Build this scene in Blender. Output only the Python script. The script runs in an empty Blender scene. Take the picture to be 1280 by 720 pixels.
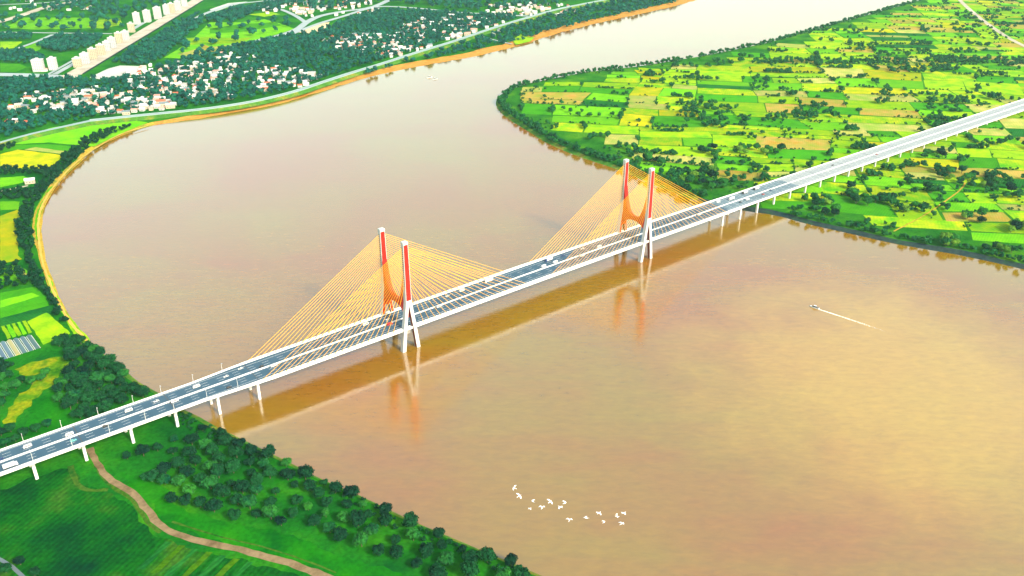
import bpy, bmesh, math, random
import numpy as np
from mathutils import Vector, Matrix
from mathutils.geometry import tessellate_polygon
from mathutils import noise as mnoise

random.seed(7); rng = np.random.default_rng(7)
R = math.radians
scene = bpy.context.scene
COL = scene.collection

# ------------------------------------------------------------------ camera
CAM_H, FPX, PITCH = 400.0, 1090.0, R(26.6)
cam = bpy.data.cameras.new("camera"); camo = bpy.data.objects.new("camera", cam)
COL.objects.link(camo); scene.camera = camo
camo.location = (0, 0, CAM_H); camo.rotation_euler = (math.pi/2 - PITCH, 0, 0)
cam.sensor_width = 36.0; cam.lens = 36.0*FPX/1280.0
cam.clip_start = 1.0; cam.clip_end = 60000.0

# ------------------------------------------------------------------ sky, sun, exposure
SUN_AZ, SUN_EL = 135.0, 36.0
world = bpy.data.worlds.new("World"); scene.world = world; world.use_nodes = True
wn = world.node_tree
sky = wn.nodes.new('ShaderNodeTexSky'); sky.sky_type = 'NISHITA'; sky.sun_disc = False
sky.sun_elevation = R(SUN_EL); sky.sun_rotation = R(SUN_AZ)
sky.air_density = 1.0; sky.dust_density = 1.5; sky.ozone_density = 1.0
wtint = wn.nodes.new('ShaderNodeVectorMath'); wtint.operation = 'MULTIPLY'; wtint.inputs[1].default_value = (1.18, 1.02, 0.72)   # warm tint laid over the unseen sky, in place of white balance
wn.links.new(sky.outputs[0], wtint.inputs[0]); wn.links.new(wtint.outputs[0], wn.nodes['Background'].inputs[0])
wn.nodes['Background'].inputs[1].default_value = 0.15
sl = bpy.data.lights.new("sun", 'SUN'); so = bpy.data.objects.new("sun", sl); COL.objects.link(so)
sl.energy = 2.1; sl.angle = R(7.0); sl.color = (1.0, 0.93, 0.80)
sd = Vector((math.sin(R(SUN_AZ))*math.cos(R(SUN_EL)), math.cos(R(SUN_AZ))*math.cos(R(SUN_EL)), math.sin(R(SUN_EL))))
so.rotation_euler = sd.to_track_quat('Z', 'Y').to_euler(); so.location = (300, -300, 700)
scene.view_settings.view_transform = 'Standard'; scene.view_settings.look = 'None'
scene.view_settings.exposure = 1.8; scene.view_settings.gamma = 1.0
scene.view_settings.use_curve_mapping = False
scene.render.engine = 'CYCLES'
scene.cycles.use_denoising = True
scene.cycles.max_bounces = 6; scene.cycles.diffuse_bounces = 2; scene.cycles.glossy_bounces = 3
scene.cycles.volume_bounces = 0; scene.cycles.transparent_max_bounces = 8

# ------------------------------------------------------------------ helpers
_c, _s = math.cos(PITCH), math.sin(PITCH)
def at(x, y, z=0.0):
    """ground position (at height z) that was measured at a point of the photograph"""
    u = (x-640)/FPX; v = (360-y)/FPX
    r = (u, _c+v*_s, -_s+v*_c); t = (z-CAM_H)/r[2]
    return Vector((r[0]*t, r[1]*t, z))
def proj(p):
    d = Vector(p)-Vector((0, 0, CAM_H)); cz = d.y*_c-d.z*_s
    return 640+FPX*d.x/cz, 360-FPX*(d.y*_s+d.z*_c)/cz

def tag(o, label=None, cat=None, group=None, kind=None):
    if label: o['label'] = label
    if cat: o['category'] = cat
    if group: o['group'] = group
    if kind: o['kind'] = kind
    return o
def empty(name, loc=(0, 0, 0), rz=0.0, parent=None):
    o = bpy.data.objects.new(name, None); COL.objects.link(o)
    o.empty_display_size = 0.5
    o.location = loc; o.rotation_euler = (0, 0, rz); o.parent = parent
    return o
def obj(name, me, parent=None, loc=(0, 0, 0), rz=0.0, sc=1.0):
    o = bpy.data.objects.new(name, me); COL.objects.link(o); o.parent = parent
    o.location = loc; o.rotation_euler = (0, 0, rz)
    o.scale = (sc, sc, sc) if not isinstance(sc, tuple) else sc
    return o

class MB:
    def __init__(s): s.v = []; s.f = []
    def add(s, vs, fs):
        b = len(s.v); s.v += [tuple(v) for v in vs]; s.f += [tuple(i+b for i in f) for f in fs]; return s
    def box(s, x0, x1, y0, y1, z0, z1):
        return s.hexa([(x0, y0, z0), (x1, y0, z0), (x1, y1, z0), (x0, y1, z0), (x0, y0, z1), (x1, y0, z1), (x1, y1, z1), (x0, y1, z1)])
    def hexa(s, p):
        return s.add(p, [(0, 3, 2, 1), (4, 5, 6, 7), (0, 1, 5, 4), (1, 2, 6, 5), (2, 3, 7, 6), (3, 0, 4, 7)])
    def tube(s, a, b, r0, r1=None, n=6, caps=True):
        a = Vector(a); b = Vector(b); r1 = r0 if r1 is None else r1
        q = (b-a).to_track_quat('Z', 'Y'); vs = []
        for p, r in ((a, r0), (b, r1)):
            for k in range(n):
                t = 2*math.pi*k/n
                vs.append(p+q@Vector((math.cos(t)*r, math.sin(t)*r, 0)))
        fs = [(k, (k+1) % n, n+(k+1) % n, n+k) for k in range(n)]
        if caps: fs += [tuple(range(n-1, -1, -1)), tuple(range(n, 2*n))]
        return s.add(vs, fs)
    def mesh(s, name, mat):
        me = bpy.data.meshes.new(name); me.from_pydata(s.v, [], s.f); me.update()
        for m in (mat if isinstance(mat, (list, tuple)) else [mat]): me.materials.append(m)
        return me
    def build(s, name, mat, parent=None, **k): return obj(name, s.mesh(name, mat), parent, **k)

def sweep(stations, closed_profile=True):
    """stations: list of lists of points (equal length); returns MB of the skin with end caps"""
    m = MB(); n = len(stations[0]); vs = [p for st in stations for p in st]; fs = []
    for i in range(len(stations)-1):
        for k in range(n if closed_profile else n-1):
            a = i*n+k; b = i*n+(k+1) % n; fs.append((a, b, b+n, a+n))
    if closed_profile: fs += [tuple(range(n-1, -1, -1)), tuple(range((len(stations)-1)*n, len(stations)*n))]
    return m.add(vs, fs)

def smooth(pts, step=25.0):
    """Catmull-Rom through a 2-D/3-D polyline"""
    P = [Vector(p) for p in pts]; out = []
    for i in range(len(P)-1):
        p0 = P[max(i-1, 0)]; p1 = P[i]; p2 = P[i+1]; p3 = P[min(i+2, len(P)-1)]
        n = max(1, min(12, int((p2-p1).length/step)))
        for k in range(n):
            t = k/n
            out.append(0.5*((2*p1)+(p2-p0)*t+(2*p0-5*p1+4*p2-p3)*t*t+(3*p1-p0-3*p2+p3)*t**3))
    out.append(P[-1]); return out

def inside(poly, x, y):
    c = False; j = len(poly)-1
    for i in range(len(poly)):
        xi, yi = poly[i][0], poly[i][1]; xj, yj = poly[j][0], poly[j][1]
        if (yi > y) != (yj > y) and x < (xj-xi)*(y-yi)/(yj-yi)+xi: c = not c
        j = i
    return c
def dist_poly(pl, x, y):
    best = 1e9
    for i in range(len(pl)-1):
        ax, ay = pl[i][0], pl[i][1]; bx, by = pl[i+1][0], pl[i+1][1]
        dx, dy = bx-ax, by-ay; L = dx*dx+dy*dy or 1
        t = max(0, min(1, ((x-ax)*dx+(y-ay)*dy)/L))
        best = min(best, (ax+t*dx-x)**2+(ay+t*dy-y)**2)
    return math.sqrt(best)

# ------------------------------------------------------------------ materials
def newmat(name):
    m = bpy.data.materials.new(name); m.use_nodes = True
    nt = m.node_tree; return m, nt, nt.nodes, nt.links, nt.nodes['Principled BSDF']
def plain(name, col, rough=0.6, metal=0.0, spec=0.3, var=0.12, scale=0.4):
    m, nt, N, L, b = newmat(name)
    b.inputs['Roughness'].default_value = rough; b.inputs['Metallic'].default_value = metal
    b.inputs['Specular IOR Level'].default_value = spec
    if var:
        g = N.new('ShaderNodeNewGeometry'); t = N.new('ShaderNodeTexNoise'); t.inputs['Scale'].default_value = scale
        t.inputs['Detail'].default_value = 4
        L.new(g.outputs['Position'], t.inputs['Vector'])
        x = N.new('ShaderNodeMix'); x.data_type = 'RGBA'
        x.inputs['A'].default_value = tuple(max(0, c*(1-var)) for c in col)+(1,)
        x.inputs['B'].default_value = tuple(min(1, c*(1+var)) for c in col)+(1,)
        L.new(t.outputs['Fac'], x.inputs['Factor']); L.new(x.outputs['Result'], b.inputs['Base Color'])
    else: b.inputs['Base Color'].default_value = tuple(col)+(1,)
    return m
GK = 0.78
def ground(name, cols, scale, rough=0.9, stripes=None, fine=0.25, bump=0.0, vary=0.0):
    """noise between several soil / crop colours, with a finer noise and optional crop rows (angle, width, amount)"""
    m, nt, N, L, b = newmat(name); b.inputs['Roughness'].default_value = rough
    b.inputs['Specular IOR Level'].default_value = 0.0
    g = N.new('ShaderNodeNewGeometry')
    t = N.new('ShaderNodeTexNoise'); t.inputs['Scale'].default_value = scale; t.inputs['Detail'].default_value = 5
    t.inputs['Roughness'].default_value = 0.6
    L.new(g.outputs['Position'], t.inputs['Vector'])
    r = N.new('ShaderNodeValToRGB'); e = r.color_ramp.elements; cols = [tuple(v*GK for v in c) for c in cols]
    for i, c in enumerate(cols):
        p = 0.32+0.36*i/max(1, len(cols)-1)
        if i < 2: e[i].position = p; e[i].color = tuple(c)+(1,)
        else:
            q = e.new(p); q.color = tuple(c)+(1,)
    L.new(t.outputs['Fac'], r.inputs['Fac'])
    t2 = N.new('ShaderNodeTexNoise'); t2.inputs['Scale'].default_value = 0.35; t2.inputs['Detail'].default_value = 4
    L.new(g.outputs['Position'], t2.inputs['Vector'])
    mr = N.new('ShaderNodeMapRange'); mr.inputs['To Min'].default_value = 1-fine; mr.inputs['To Max'].default_value = 1+fine
    mr.inputs['From Min'].default_value = .3; mr.inputs['From Max'].default_value = .7
    L.new(t2.outputs['Fac'], mr.inputs['Value'])
    val = mr.outputs['Result']
    if stripes:
        ang, wid, amt = stripes
        mp = N.new('ShaderNodeMapping'); mp.inputs['Rotation'].default_value = (0, 0, ang); L.new(g.outputs['Position'], mp.inputs['Vector'])
        w = N.new('ShaderNodeTexWave'); w.inputs['Scale'].default_value = 0.314/wid; w.inputs['Distortion'].default_value = 3.0
        w.inputs['Detail'].default_value = 2; w.inputs['Detail Scale'].default_value = 0.4
        L.new(mp.outputs['Vector'], w.inputs['Vector'])
        m2 = N.new('ShaderNodeMapRange'); m2.inputs['To Min'].default_value = 1-amt; m2.inputs['To Max'].default_value = 1+amt*.6
        L.new(w.outputs['Fac'], m2.inputs['Value'])
        mu = N.new('ShaderNodeMath'); mu.operation = 'MULTIPLY'; L.new(val, mu.inputs[0]); L.new(m2.outputs['Result'], mu.inputs[1]); val = mu.outputs[0]
    if vary:
        oi = N.new('ShaderNodeObjectInfo'); m3 = N.new('ShaderNodeMapRange'); m3.inputs['To Min'].default_value = 1-vary; m3.inputs['To Max'].default_value = 1+vary
        L.new(oi.outputs['Random'], m3.inputs['Value']); mu = N.new('ShaderNodeMath'); mu.operation = 'MULTIPLY'; L.new(val, mu.inputs[0]); L.new(m3.outputs['Result'], mu.inputs[1]); val = mu.outputs[0]
    vm = N.new('ShaderNodeVectorMath'); vm.operation = 'SCALE'
    L.new(r.outputs['Color'], vm.inputs[0]); L.new(val, vm.inputs['Scale'])
    if vary:
        mx = N.new('ShaderNodeMix'); mx.data_type = 'RGBA'; t3 = N.new('ShaderNodeTexNoise'); t3.inputs['Scale'].default_value = .05; t3.inputs['Detail'].default_value = 5; L.new(g.outputs['Position'], t3.inputs['Vector'])
        m4 = N.new('ShaderNodeMapRange'); m4.inputs['From Min'].default_value = .3; m4.inputs['From Max'].default_value = .7; m4.inputs['To Min'].default_value = .08; m4.inputs['To Max'].default_value = .62; L.new(t3.outputs['Fac'], m4.inputs['Value'])
        L.new(m4.outputs['Result'], mx.inputs['Factor']); L.new(vm.outputs[0], mx.inputs['A']); mx.inputs['B'].default_value = (.055, .24, .006, 1)      # weeds and young growth among the crop
        L.new(mx.outputs['Result'], b.inputs['Base Color'])
    else: L.new(vm.outputs[0], b.inputs['Base Color'])
    if bump:
        bp = N.new('ShaderNodeBump'); bp.inputs['Strength'].default_value = bump; bp.inputs['Distance'].default_value = 1.0
        L.new(t2.outputs['Fac'], bp.inputs['Height']); L.new(bp.outputs['Normal'], b.inputs['Normal'])
    return m
def foliage(name, dark, light, scale=0.12):
    m, nt, N, L, b = newmat(name); b.inputs['Roughness'].default_value = 0.75
    b.inputs['Specular IOR Level'].default_value = 0.04
    g = N.new('ShaderNodeNewGeometry'); oi = N.new('ShaderNodeObjectInfo')
    t = N.new('ShaderNodeTexNoise'); t.inputs['Scale'].default_value = scale; t.inputs['Detail'].default_value = 3
    L.new(g.outputs['Position'], t.inputs['Vector'])
    a = N.new('ShaderNodeMath'); a.operation = 'MULTIPLY_ADD'; a.inputs[1].default_value = 0.55; 
    L.new(oi.outputs['Random'], a.inputs[0]); L.new(t.outputs['Fac'], a.inputs[2])
    sb = N.new('ShaderNodeMath'); sb.operation = 'MULTIPLY_ADD'; sb.inputs[1].default_value = 1.5; sb.inputs[2].default_value = -0.62
    sb.use_clamp = True; L.new(a.outputs[0], sb.inputs[0])
    x = N.new('ShaderNodeMix'); x.data_type = 'RGBA'; x.inputs['A'].default_value = tuple(dark)+(1,); x.inputs['B'].default_value = tuple(light)+(1,)
    L.new(sb.outputs[0], x.inputs['Factor']); L.new(x.outputs['Result'], b.inputs['Base Color'])
    return m

M = {}
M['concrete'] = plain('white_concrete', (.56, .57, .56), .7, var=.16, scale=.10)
M['under'] = plain('shaded_concrete', (.20, .19, .17), .8, var=.08, scale=.2)  # concrete colour darkened as shade, so the underside reflects dark
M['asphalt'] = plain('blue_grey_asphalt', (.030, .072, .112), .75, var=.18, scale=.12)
M['pale_road'] = plain('pale_glare_road', (.23, .26, .27), .8, var=.08, scale=.05)  # glare on the right approach, put into the road colour
M['mid_road'] = plain('grey_road', (.10, .15, .18), .8, var=.25, scale=.06)  # half step towards the painted glare of the right approach
M['paint'] = plain('road_paint', (.8, .8, .78), .6, var=0)
M['pylon_white'] = plain('pylon_white', (.42, .44, .44), .6, var=.08, scale=.2)
M['white'] = plain('white_paint', (.60, .61, .60), .5, var=.12)
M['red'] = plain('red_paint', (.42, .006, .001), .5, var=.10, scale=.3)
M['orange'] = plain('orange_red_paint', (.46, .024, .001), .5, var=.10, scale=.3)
M['shadered'] = plain('shaded_red_paint', (.16, .03, .012), .6, var=.1)  # red paint with the darkness of its shaded side put in
M['cable'] = plain('yellow_cable', (.80, .40, .0), .45, var=0)
M['darkmetal'] = plain('dark_metal_and_shadow', (.05, .05, .05), .5, var=0)
M['grey'] = plain('grey_metal', (.5, .52, .54), .45, metal=.3, var=0)
M['glass'] = plain('dark_glass', (.02, .025, .03), .1, spec=.6, var=0)
M['rubber'] = plain('rubber', (.02, .02, .02), .8, var=0)
M['bark'] = plain('bark', (.09, .065, .045), .9, var=.2, scale=1.5)

# ------------------------------------------------------------------ the bridge frame (s along, t towards the camera side)
BA = at(512, 435); BB = at(805, 324)
BD = (BB-BA).normalized(); BN = Vector((BD.y, -BD.x, 0)); BO = BA-17.0*BN
BROT = math.atan2(BD.y, BD.x)
def br(s, t, z=0.0): return BO+BD*s+BN*t+Vector((0, 0, z))
def brst(p):
    q = Vector(p)-BO; return q.dot(BD), q.dot(BN)
ZPROF = [(-520, 19.5), (-330, 20.5), (-140, 21.0), (150, 21.6), (300, 21.4), (450, 20.6), (570, 19.6), (840, 16.2), (1290, 9.0), (1700, 5.0)]
WPROF = [(-520, 14.6), (-185, 15.0), (-128, 18.6), (0, 19.2), (304, 19.2), (440, 19.0), (500, 17.4), (1700, 17.4)]
def lerp(tab, s):
    for (a, va), (b, vb) in zip(tab, tab[1:]):
        if s <= b: 
            k = max(0, min(1, (s-a)/(b-a))); return va+(vb-va)*k
    return tab[-1][1]
dz = lambda s: lerp(ZPROF, s)
dw = lambda s: lerp(WPROF, s)
TOWERS = (0.0, 304.5)

# ------------------------------------------------------------------ water
def water_mat():
    m, nt, N, L, b = newmat('silty_river_water')
    g = N.new('ShaderNodeNewGeometry')
    def noise(scale, detail, rough, vec, dist=0.0):
        t = N.new('ShaderNodeTexNoise'); t.inputs['Scale'].default_value = scale; t.inputs['Detail'].default_value = detail
        t.inputs['Roughness'].default_value = rough; t.inputs['Distortion'].default_value = dist; L.new(vec, t.inputs['Vector']); return t.outputs['Fac']
    def mapping(loc, rot, sc):
        mp = N.new('ShaderNodeMapping'); mp.inputs['Location'].default_value = loc; mp.inputs['Rotation'].default_value = (0, 0, rot); mp.inputs['Scale'].default_value = sc
        L.new(g.outputs['Position'], mp.inputs['Vector']); return mp.outputs['Vector']
    def math_(op, a, c, d=None, clamp=False):
        n = N.new('ShaderNodeMath'); n.operation = op; n.use_clamp = clamp
        for k, v in enumerate((a, c, d)):
            if v is None: continue
            if isinstance(v, (int, float)): n.inputs[k].default_value = v
            else: L.new(v, n.inputs[k])
        return n.outputs[0]
    # suspended silt, with cloud reflections painted in: broad patches and drawn-out current streaks
    big = noise(.0042, 4, .55, mapping((310, 120, 0), 0, (1, 1, 1)), .4)
    streak = noise(.020, 5, .6, mapping((40, 7, 0), -.55, (.22, 1, 1)), .8)
    fac = math_('MULTIPLY_ADD', streak, .42, math_('MULTIPLY_ADD', big, .9, -.16))
    r = N.new('ShaderNodeValToRGB'); e = r.color_ramp.elements
    e[0].position = .34; e[0].color = (.205, .077, .005, 1)
    e[1].position = .66; e[1].color = (.190, .118, .002, 1)
    L.new(fac, r.inputs['Fac'])
    # golden glare painted into the water colour below the bridge on the right
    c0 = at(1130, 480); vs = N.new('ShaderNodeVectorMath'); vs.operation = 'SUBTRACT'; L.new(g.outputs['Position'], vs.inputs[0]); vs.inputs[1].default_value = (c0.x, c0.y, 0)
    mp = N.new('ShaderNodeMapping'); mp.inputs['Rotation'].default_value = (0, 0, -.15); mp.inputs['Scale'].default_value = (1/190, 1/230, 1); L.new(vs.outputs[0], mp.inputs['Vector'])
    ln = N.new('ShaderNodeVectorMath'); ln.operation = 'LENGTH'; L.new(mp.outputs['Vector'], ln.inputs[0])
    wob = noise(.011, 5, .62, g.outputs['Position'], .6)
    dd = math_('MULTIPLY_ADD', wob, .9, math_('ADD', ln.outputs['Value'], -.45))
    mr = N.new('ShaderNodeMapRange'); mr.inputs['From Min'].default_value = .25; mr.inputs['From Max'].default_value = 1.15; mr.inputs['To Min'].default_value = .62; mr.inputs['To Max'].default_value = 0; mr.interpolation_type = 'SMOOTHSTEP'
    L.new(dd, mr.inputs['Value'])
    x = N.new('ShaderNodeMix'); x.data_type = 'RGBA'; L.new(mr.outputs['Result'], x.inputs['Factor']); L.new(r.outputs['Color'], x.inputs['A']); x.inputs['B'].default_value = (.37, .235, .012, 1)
    mot = noise(.22, 5, .7, mapping((3, 8, 0), .22, (.35, 1, 1)), .4)  # ripple shading painted into the colour as fine mottling
    mm = N.new('ShaderNodeMapRange'); mm.inputs['From Min'].default_value = .3; mm.inputs['From Max'].default_value = .7; mm.inputs['To Min'].default_value = .86; mm.inputs['To Max'].default_value = 1.14; L.new(mot, mm.inputs['Value'])
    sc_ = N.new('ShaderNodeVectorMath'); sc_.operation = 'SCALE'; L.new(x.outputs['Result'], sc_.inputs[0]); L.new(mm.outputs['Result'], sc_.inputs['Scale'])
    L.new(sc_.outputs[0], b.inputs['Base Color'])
    b.inputs['Roughness'].default_value = 0.085
    b.inputs['IOR'].default_value = 2.5
    # wind ripples: short chop and longer swells, crests across the wind
    chop = noise(.30, 6, .68, mapping((0, 0, 0), .22, (.42, 1, 1)), .3)
    swell = noise(.060, 3, .5, mapping((9, 3, 0), .35, (.45, 1, 1)), .5)
    calm = noise(.007, 3, .6, mapping((70, 33, 0), .2, (.6, 1, 1)))
    amp = math_('MULTIPLY_ADD', calm, 2.4, -.55, True)
    h = math_('ADD', math_('MULTIPLY', chop, math_('MULTIPLY_ADD', amp, .26, .10)), math_('MULTIPLY', swell, .16))
    bp = N.new('ShaderNodeBump'); bp.inputs['Strength'].default_value = .5; bp.inputs['Distance'].default_value = .7
    L.new(h, bp.inputs['Height']); L.new(bp.outputs['Normal'], b.inputs['Normal'])
    return m
M['water'] = water_mat()
FAR = 9000.0
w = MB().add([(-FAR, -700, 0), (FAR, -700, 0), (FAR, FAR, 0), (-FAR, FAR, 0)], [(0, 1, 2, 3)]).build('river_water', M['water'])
tag(w, 'brown silty river water bending between green banks', kind='structure')

# ------------------------------------------------------------------ land
LZ = 3.0
# shoreline of the left bank, far to near: photo point and width of the bank slope in metres
SL = [(1500, -105, 40), (1200, -85, 40), (1030, -48, 40), (930, -18, 40), (868, 2, 42), (820, 14, 44), (760, 27, 44), (700, 42, 42), (660, 55, 40), (600, 70, 38), (540, 81, 36), (480, 93, 36),
      (440, 104, 38), (400, 117, 42), (345, 132, 40), (300, 140, 30), (260, 147, 26), (225, 152, 18), (195, 156, 10), (165, 165, 8), (140, 175, 8),
      (115, 190, 8), (95, 208, 7), (78, 225, 7), (65, 242, 7), (57, 260, 7), (53, 280, 7), (54, 300, 7), (58, 325, 7), (65, 345, 7), (75, 370, 6),
      (88, 395, 6), (105, 418, 6), (125, 437, 6), (150, 458, 6), (175, 477, 6), (200, 492, 6), (225, 510, 6), (250, 521, 6), (275, 535, 6), (305, 550, 5), (330, 563, 5),
      (370, 583, 5), (420, 605, 5), (470, 628, 5), (520, 652, 5), (570, 674, 5), (620, 694, 5), (660, 712, 5), (690, 726, 5), (760, 765, 5), (850, 840, 5), (920, 1000, 5)]
SR = [(1700, -80, 10), (1400, -60, 10), (1250, -30, 8), (1150, 0, 8), (1100, 14, 8), (1050, 28, 8), (1000, 42, 8), (960, 53, 8), (900, 66, 8), (850, 75, 8), (800, 83, 8), (740, 90, 7), (700, 97, 7), (670, 103, 7),
      (645, 109, 7), (628, 117, 7), (620, 126, 7), (622, 136, 7), (635, 149, 7), (655, 161, 7), (680, 177, 7), (700, 187, 7), (730, 198, 7), (765, 210, 7), (800, 224, 7),
      (840, 240, 7), (870, 251, 7), (900, 259, 8), (940, 265, 9), (980, 272, 9), (1020, 283, 9), (1060, 292, 9), (1100, 301, 9), (1150, 311, 9), (1200, 320, 9),
      (1250, 330, 9), (1280, 337, 9), (1360, 353, 9), (1500, 378, 9), (1800, 430, 9), (2600, 500, 9)]
def shore(tab, side):
    pts = [Vector((at(x, y)[0], at(x, y)[1], w)) for x, y, w in tab]
    pts = smooth(pts, 18.0); out = []; inn = []
    for i, p in enumerate(pts):
        a = pts[max(i-1, 0)]; b = pts[min(i+1, len(pts)-1)]
        t = Vector((b.x-a.x, b.y-a.y, 0)).normalized(); n = Vector((-t.y, t.x, 0))*side
        j = mnoise.noise((p.x*.02, p.y*.02, side))*1.6+mnoise.noise((p.x*.07, p.y*.07, 5+side))*.7
        wd = p.z
        j *= min(1, wd/6)
        o = Vector((p.x, p.y, 0))-n*j
        out.append(Vector((o.x, o.y, -0.5))-n*0.8); q = o+n*wd*(1+.32*mnoise.noise((p.x*.018, p.y*.018, 11))+.15*mnoise.noise((p.x*.06, p.y*.06, 4)))
        inn.append(Vector((q.x, q.y, LZ)))
    return out, inn
LO, LI = shore(SL, -1)
RO, RI = shore(SR, 1)
M['grass'] = ground('meadow_grass', [(.003, .075, .010), (.010, .14, .007), (.035, .20, .005)], .018, bump=.3)
M['grass_r'] = ground('field_margin_grass', [(.008, .09, .010), (.025, .16, .008), (.08, .24, .008)], .02)
M['sand'] = ground('orange_river_sand', [(.40, .18, .02), (.48, .25, .05), (.34, .17, .03)], .03)
M['bank_y'] = ground('dry_grass_bank', [(.30, .26, .02), (.45, .30, .04), (.12, .20, .02)], .02)
M['bank_g'] = ground('grassy_bank', [(.03, .12, .015), (.06, .18, .02), (.22, .20, .03)], .05)
M['bank_d'] = ground('dark_stone_bank', [(.012, .035, .04), (.03, .05, .05), (.02, .07, .03)], .08)
def land(name, inn, extra, mat, label):
    poly = [Vector((p.x, p.y, LZ)) for p in inn]+[Vector((x, y, LZ)) for x, y in extra]
    tris = tessellate_polygon([poly])
    m = MB().add(poly, [tuple(t) for t in tris])
    o = m.build(name, mat); bm = bmesh.new(); bm.from_mesh(o.data)
    bmesh.ops.recalc_face_normals(bm, faces=bm.faces)
    for f in bm.faces:
        if f.normal.z < 0: f.normal_flip()
    bm.to_mesh(o.data); bm.free()
    return tag(o, label, kind='structure')
land('ground', LI, [(60, -680), (-8900, -680), (-8900, 8900), (6600, 8900)], M['grass'], 'green land of the near and left river bank')
land('ground', RI, [(8900, 150), (8900, 7600)], M['grass_r'], 'green farmland inside the river bend')
def bankstrip(name, out, inn, i0, i1, mat, label):
    m = MB(); rows = []
    for i in range(i0, i1+1):
        mid = (out[i]*.45+inn[i]*.55); mid.z = 1.0+.8*mnoise.noise((mid.x*.05, mid.y*.05, 0))
        rows.append([out[i], mid, inn[i]])
    o = sweep(rows, False).build(name, mat); return tag(o, label, kind='structure')
def near_index(pts, x, y):
    q = at(x, y); return min(range(len(pts)), key=lambda i: (pts[i].x-q.x)**2+(pts[i].y-q.y)**2)
i1 = near_index(LO, 195, 156); i2 = near_index(LO, 120, 432); i3 = near_index(RO, 880, 254)
bankstrip('sandy_river_beach', LO, LI, 0, i1, M['sand'], 'orange sandy beach below the pale embankment road')
bankstrip('river_bank', LO, LI, i1, i2, M['bank_y'], 'dry golden bank along the left curve of the river')
bankstrip('river_bank', LO, LI, i2, len(LO)-1, M['bank_g'], 'grassy bank below the near groves')
bankstrip('river_bank', RO, RI, 0, i3, M['bank_g'], 'overgrown bank of the farmland bend')
bankstrip('river_bank', RO, RI, i3, len(RO)-1, M['bank_d'], 'dark stone bank of the farmland right of the bridge')

# ------------------------------------------------------------------ sheets: fields, roads, tracks
def sheet(name, px, z, mat, label=None, zfix=LZ, rough=0.0):
    pts = [at(x, y, zfix) for x, y in px]
    if rough:
        out = []
        for a, b in zip(pts, pts[1:]+pts[:1]):
            n = max(1, min(14, int((b-a).length/4.0))); L_ = (b-a).length; pr = Vector((a.y-b.y, b.x-a.x, 0))/(L_ or 1)
            for k in range(n):
                q = a+(b-a)*(k/n); out.append(q+pr*(rough*mnoise.noise((q.x*.09, q.y*.09, z*7))) if k else q)
        pts = out
    poly = [Vector((p.x, p.y, z)) for p in pts]
    m = MB().add(poly, [tuple(t) for t in tessellate_polygon([poly])])
    o = m.build(name, mat)
    if o.data.polygons[0].normal.z < 0: o.data.flip_normals()
    return tag(o, label, kind='structure')
ROADS = []
def ribbon(name, px, width, z, mat, label=None, zfix=None, thick=0.0, sm=True, parapet=0.0, rough=0.0):
    zf = z if zfix is None else zfix
    pts = [at(x, y, zf) for x, y in px]
    if sm: pts = smooth(pts, 4 if rough else 20)
    rows = []
    W = width if isinstance(width, (list, tuple)) else (width, width)
    for i, p in enumerate(pts):
        a = pts[max(i-1, 0)]; b = pts[min(i+1, len(pts)-1)]
        t = (b-a); t.z = 0; t.normalize(); n = Vector((-t.y, t.x, 0)); h = .5*(W[0]+(W[1]-W[0])*i/(len(pts)-1))
        jj = rough*h; L_, R_ = p+n*(h+jj*mnoise.noise((p.x*.12, p.y*.12, 1))), p-n*(h+jj*mnoise.noise((p.x*.12, p.y*.12, 8)))
        L_.z = R_.z = z
        if thick:
            prof = [L_+n*thick*1.4-Vector((0, 0, thick)), L_]
            if parapet:
                up = Vector((0, 0, parapet))
                prof += [L_+up, L_-n*.5+up, L_-n*.5, R_+n*.5, R_+n*.5+up, R_+up, R_]
            else: prof += [R_]
            rows.append(prof+[R_-n*thick*1.4-Vector((0, 0, thick))])
        else: rows.append([R_, L_])
    o = sweep(rows, False).build(name, mat)
    if o.data.polygons[0].normal.z < 0 and not thick: o.data.flip_normals()
    if thick:
        o.data.materials.append(M['bank_g']); nq = len(rows[0])-1
        for p in o.data.polygons:
            if p.index % nq in (0, nq-1): p.material_index = 1
    ROADS.append(([(p.x, p.y) for p in pts], max(W)/2+(thick*1.4 if thick else 0)))
    return tag(o, label, kind='structure')

M['emb_road'] = plain('pale_blue_grey_road', (.20, .27, .28), .8, var=.15, scale=.05)
M['beige_road'] = ground('beige_dust_road', [(.36, .32, .25), (.46, .42, .34), (.54, .50, .42)], .03, fine=.1)
M['lightroad'] = plain('light_road', (.25, .30, .31), .8, var=.2, scale=.03)
M['f_lawn2'] = ground('worn_lawn', [(.015, .10, .008), (.06, .13, .014), (.008, .08, .008)], .10)
M['dirt'] = ground('brown_dirt_track', [(.13, .09, .045), (.25, .18, .10), (.18, .13, .07)], .05, fine=.15)
M['grey_lane'] = plain('grey_lane', (.09, .12, .14), .8, var=.15)
M['white_lot'] = ground('bare_white_ground', [(.40, .43, .40), (.60, .62, .58)], .02, fine=.1)
ribbon('road', [(112, 151), (150, 147), (200, 142), (250, 137), (300, 130), (335, 123), (370, 114), (400, 104), (440, 91), (480, 79), (520, 66), (560, 54), (590, 44), (620, 34), (660, 22), (700, 11), (750, 1), (820, -14), (900, -32)],
       11.5, 8.0, M['emb_road'], 'pale embankment road running along the far river bank', thick=5.0, parapet=1.0)
ribbon('road', [(-40, 190), (0, 178), (40, 167), (80, 158), (114, 150.6)], (6, 11), 7.9, M['emb_road'], 'narrow grey dike lane at the left edge', thick=4.8)
ribbon('road', [(84, 97), (120, 77), (160, 52), (200, 28), (245, 1), (300, -30)], 34, 4.0, M['beige_road'], 'wide beige road beside the row of white apartment blocks', sm=False)
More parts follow.
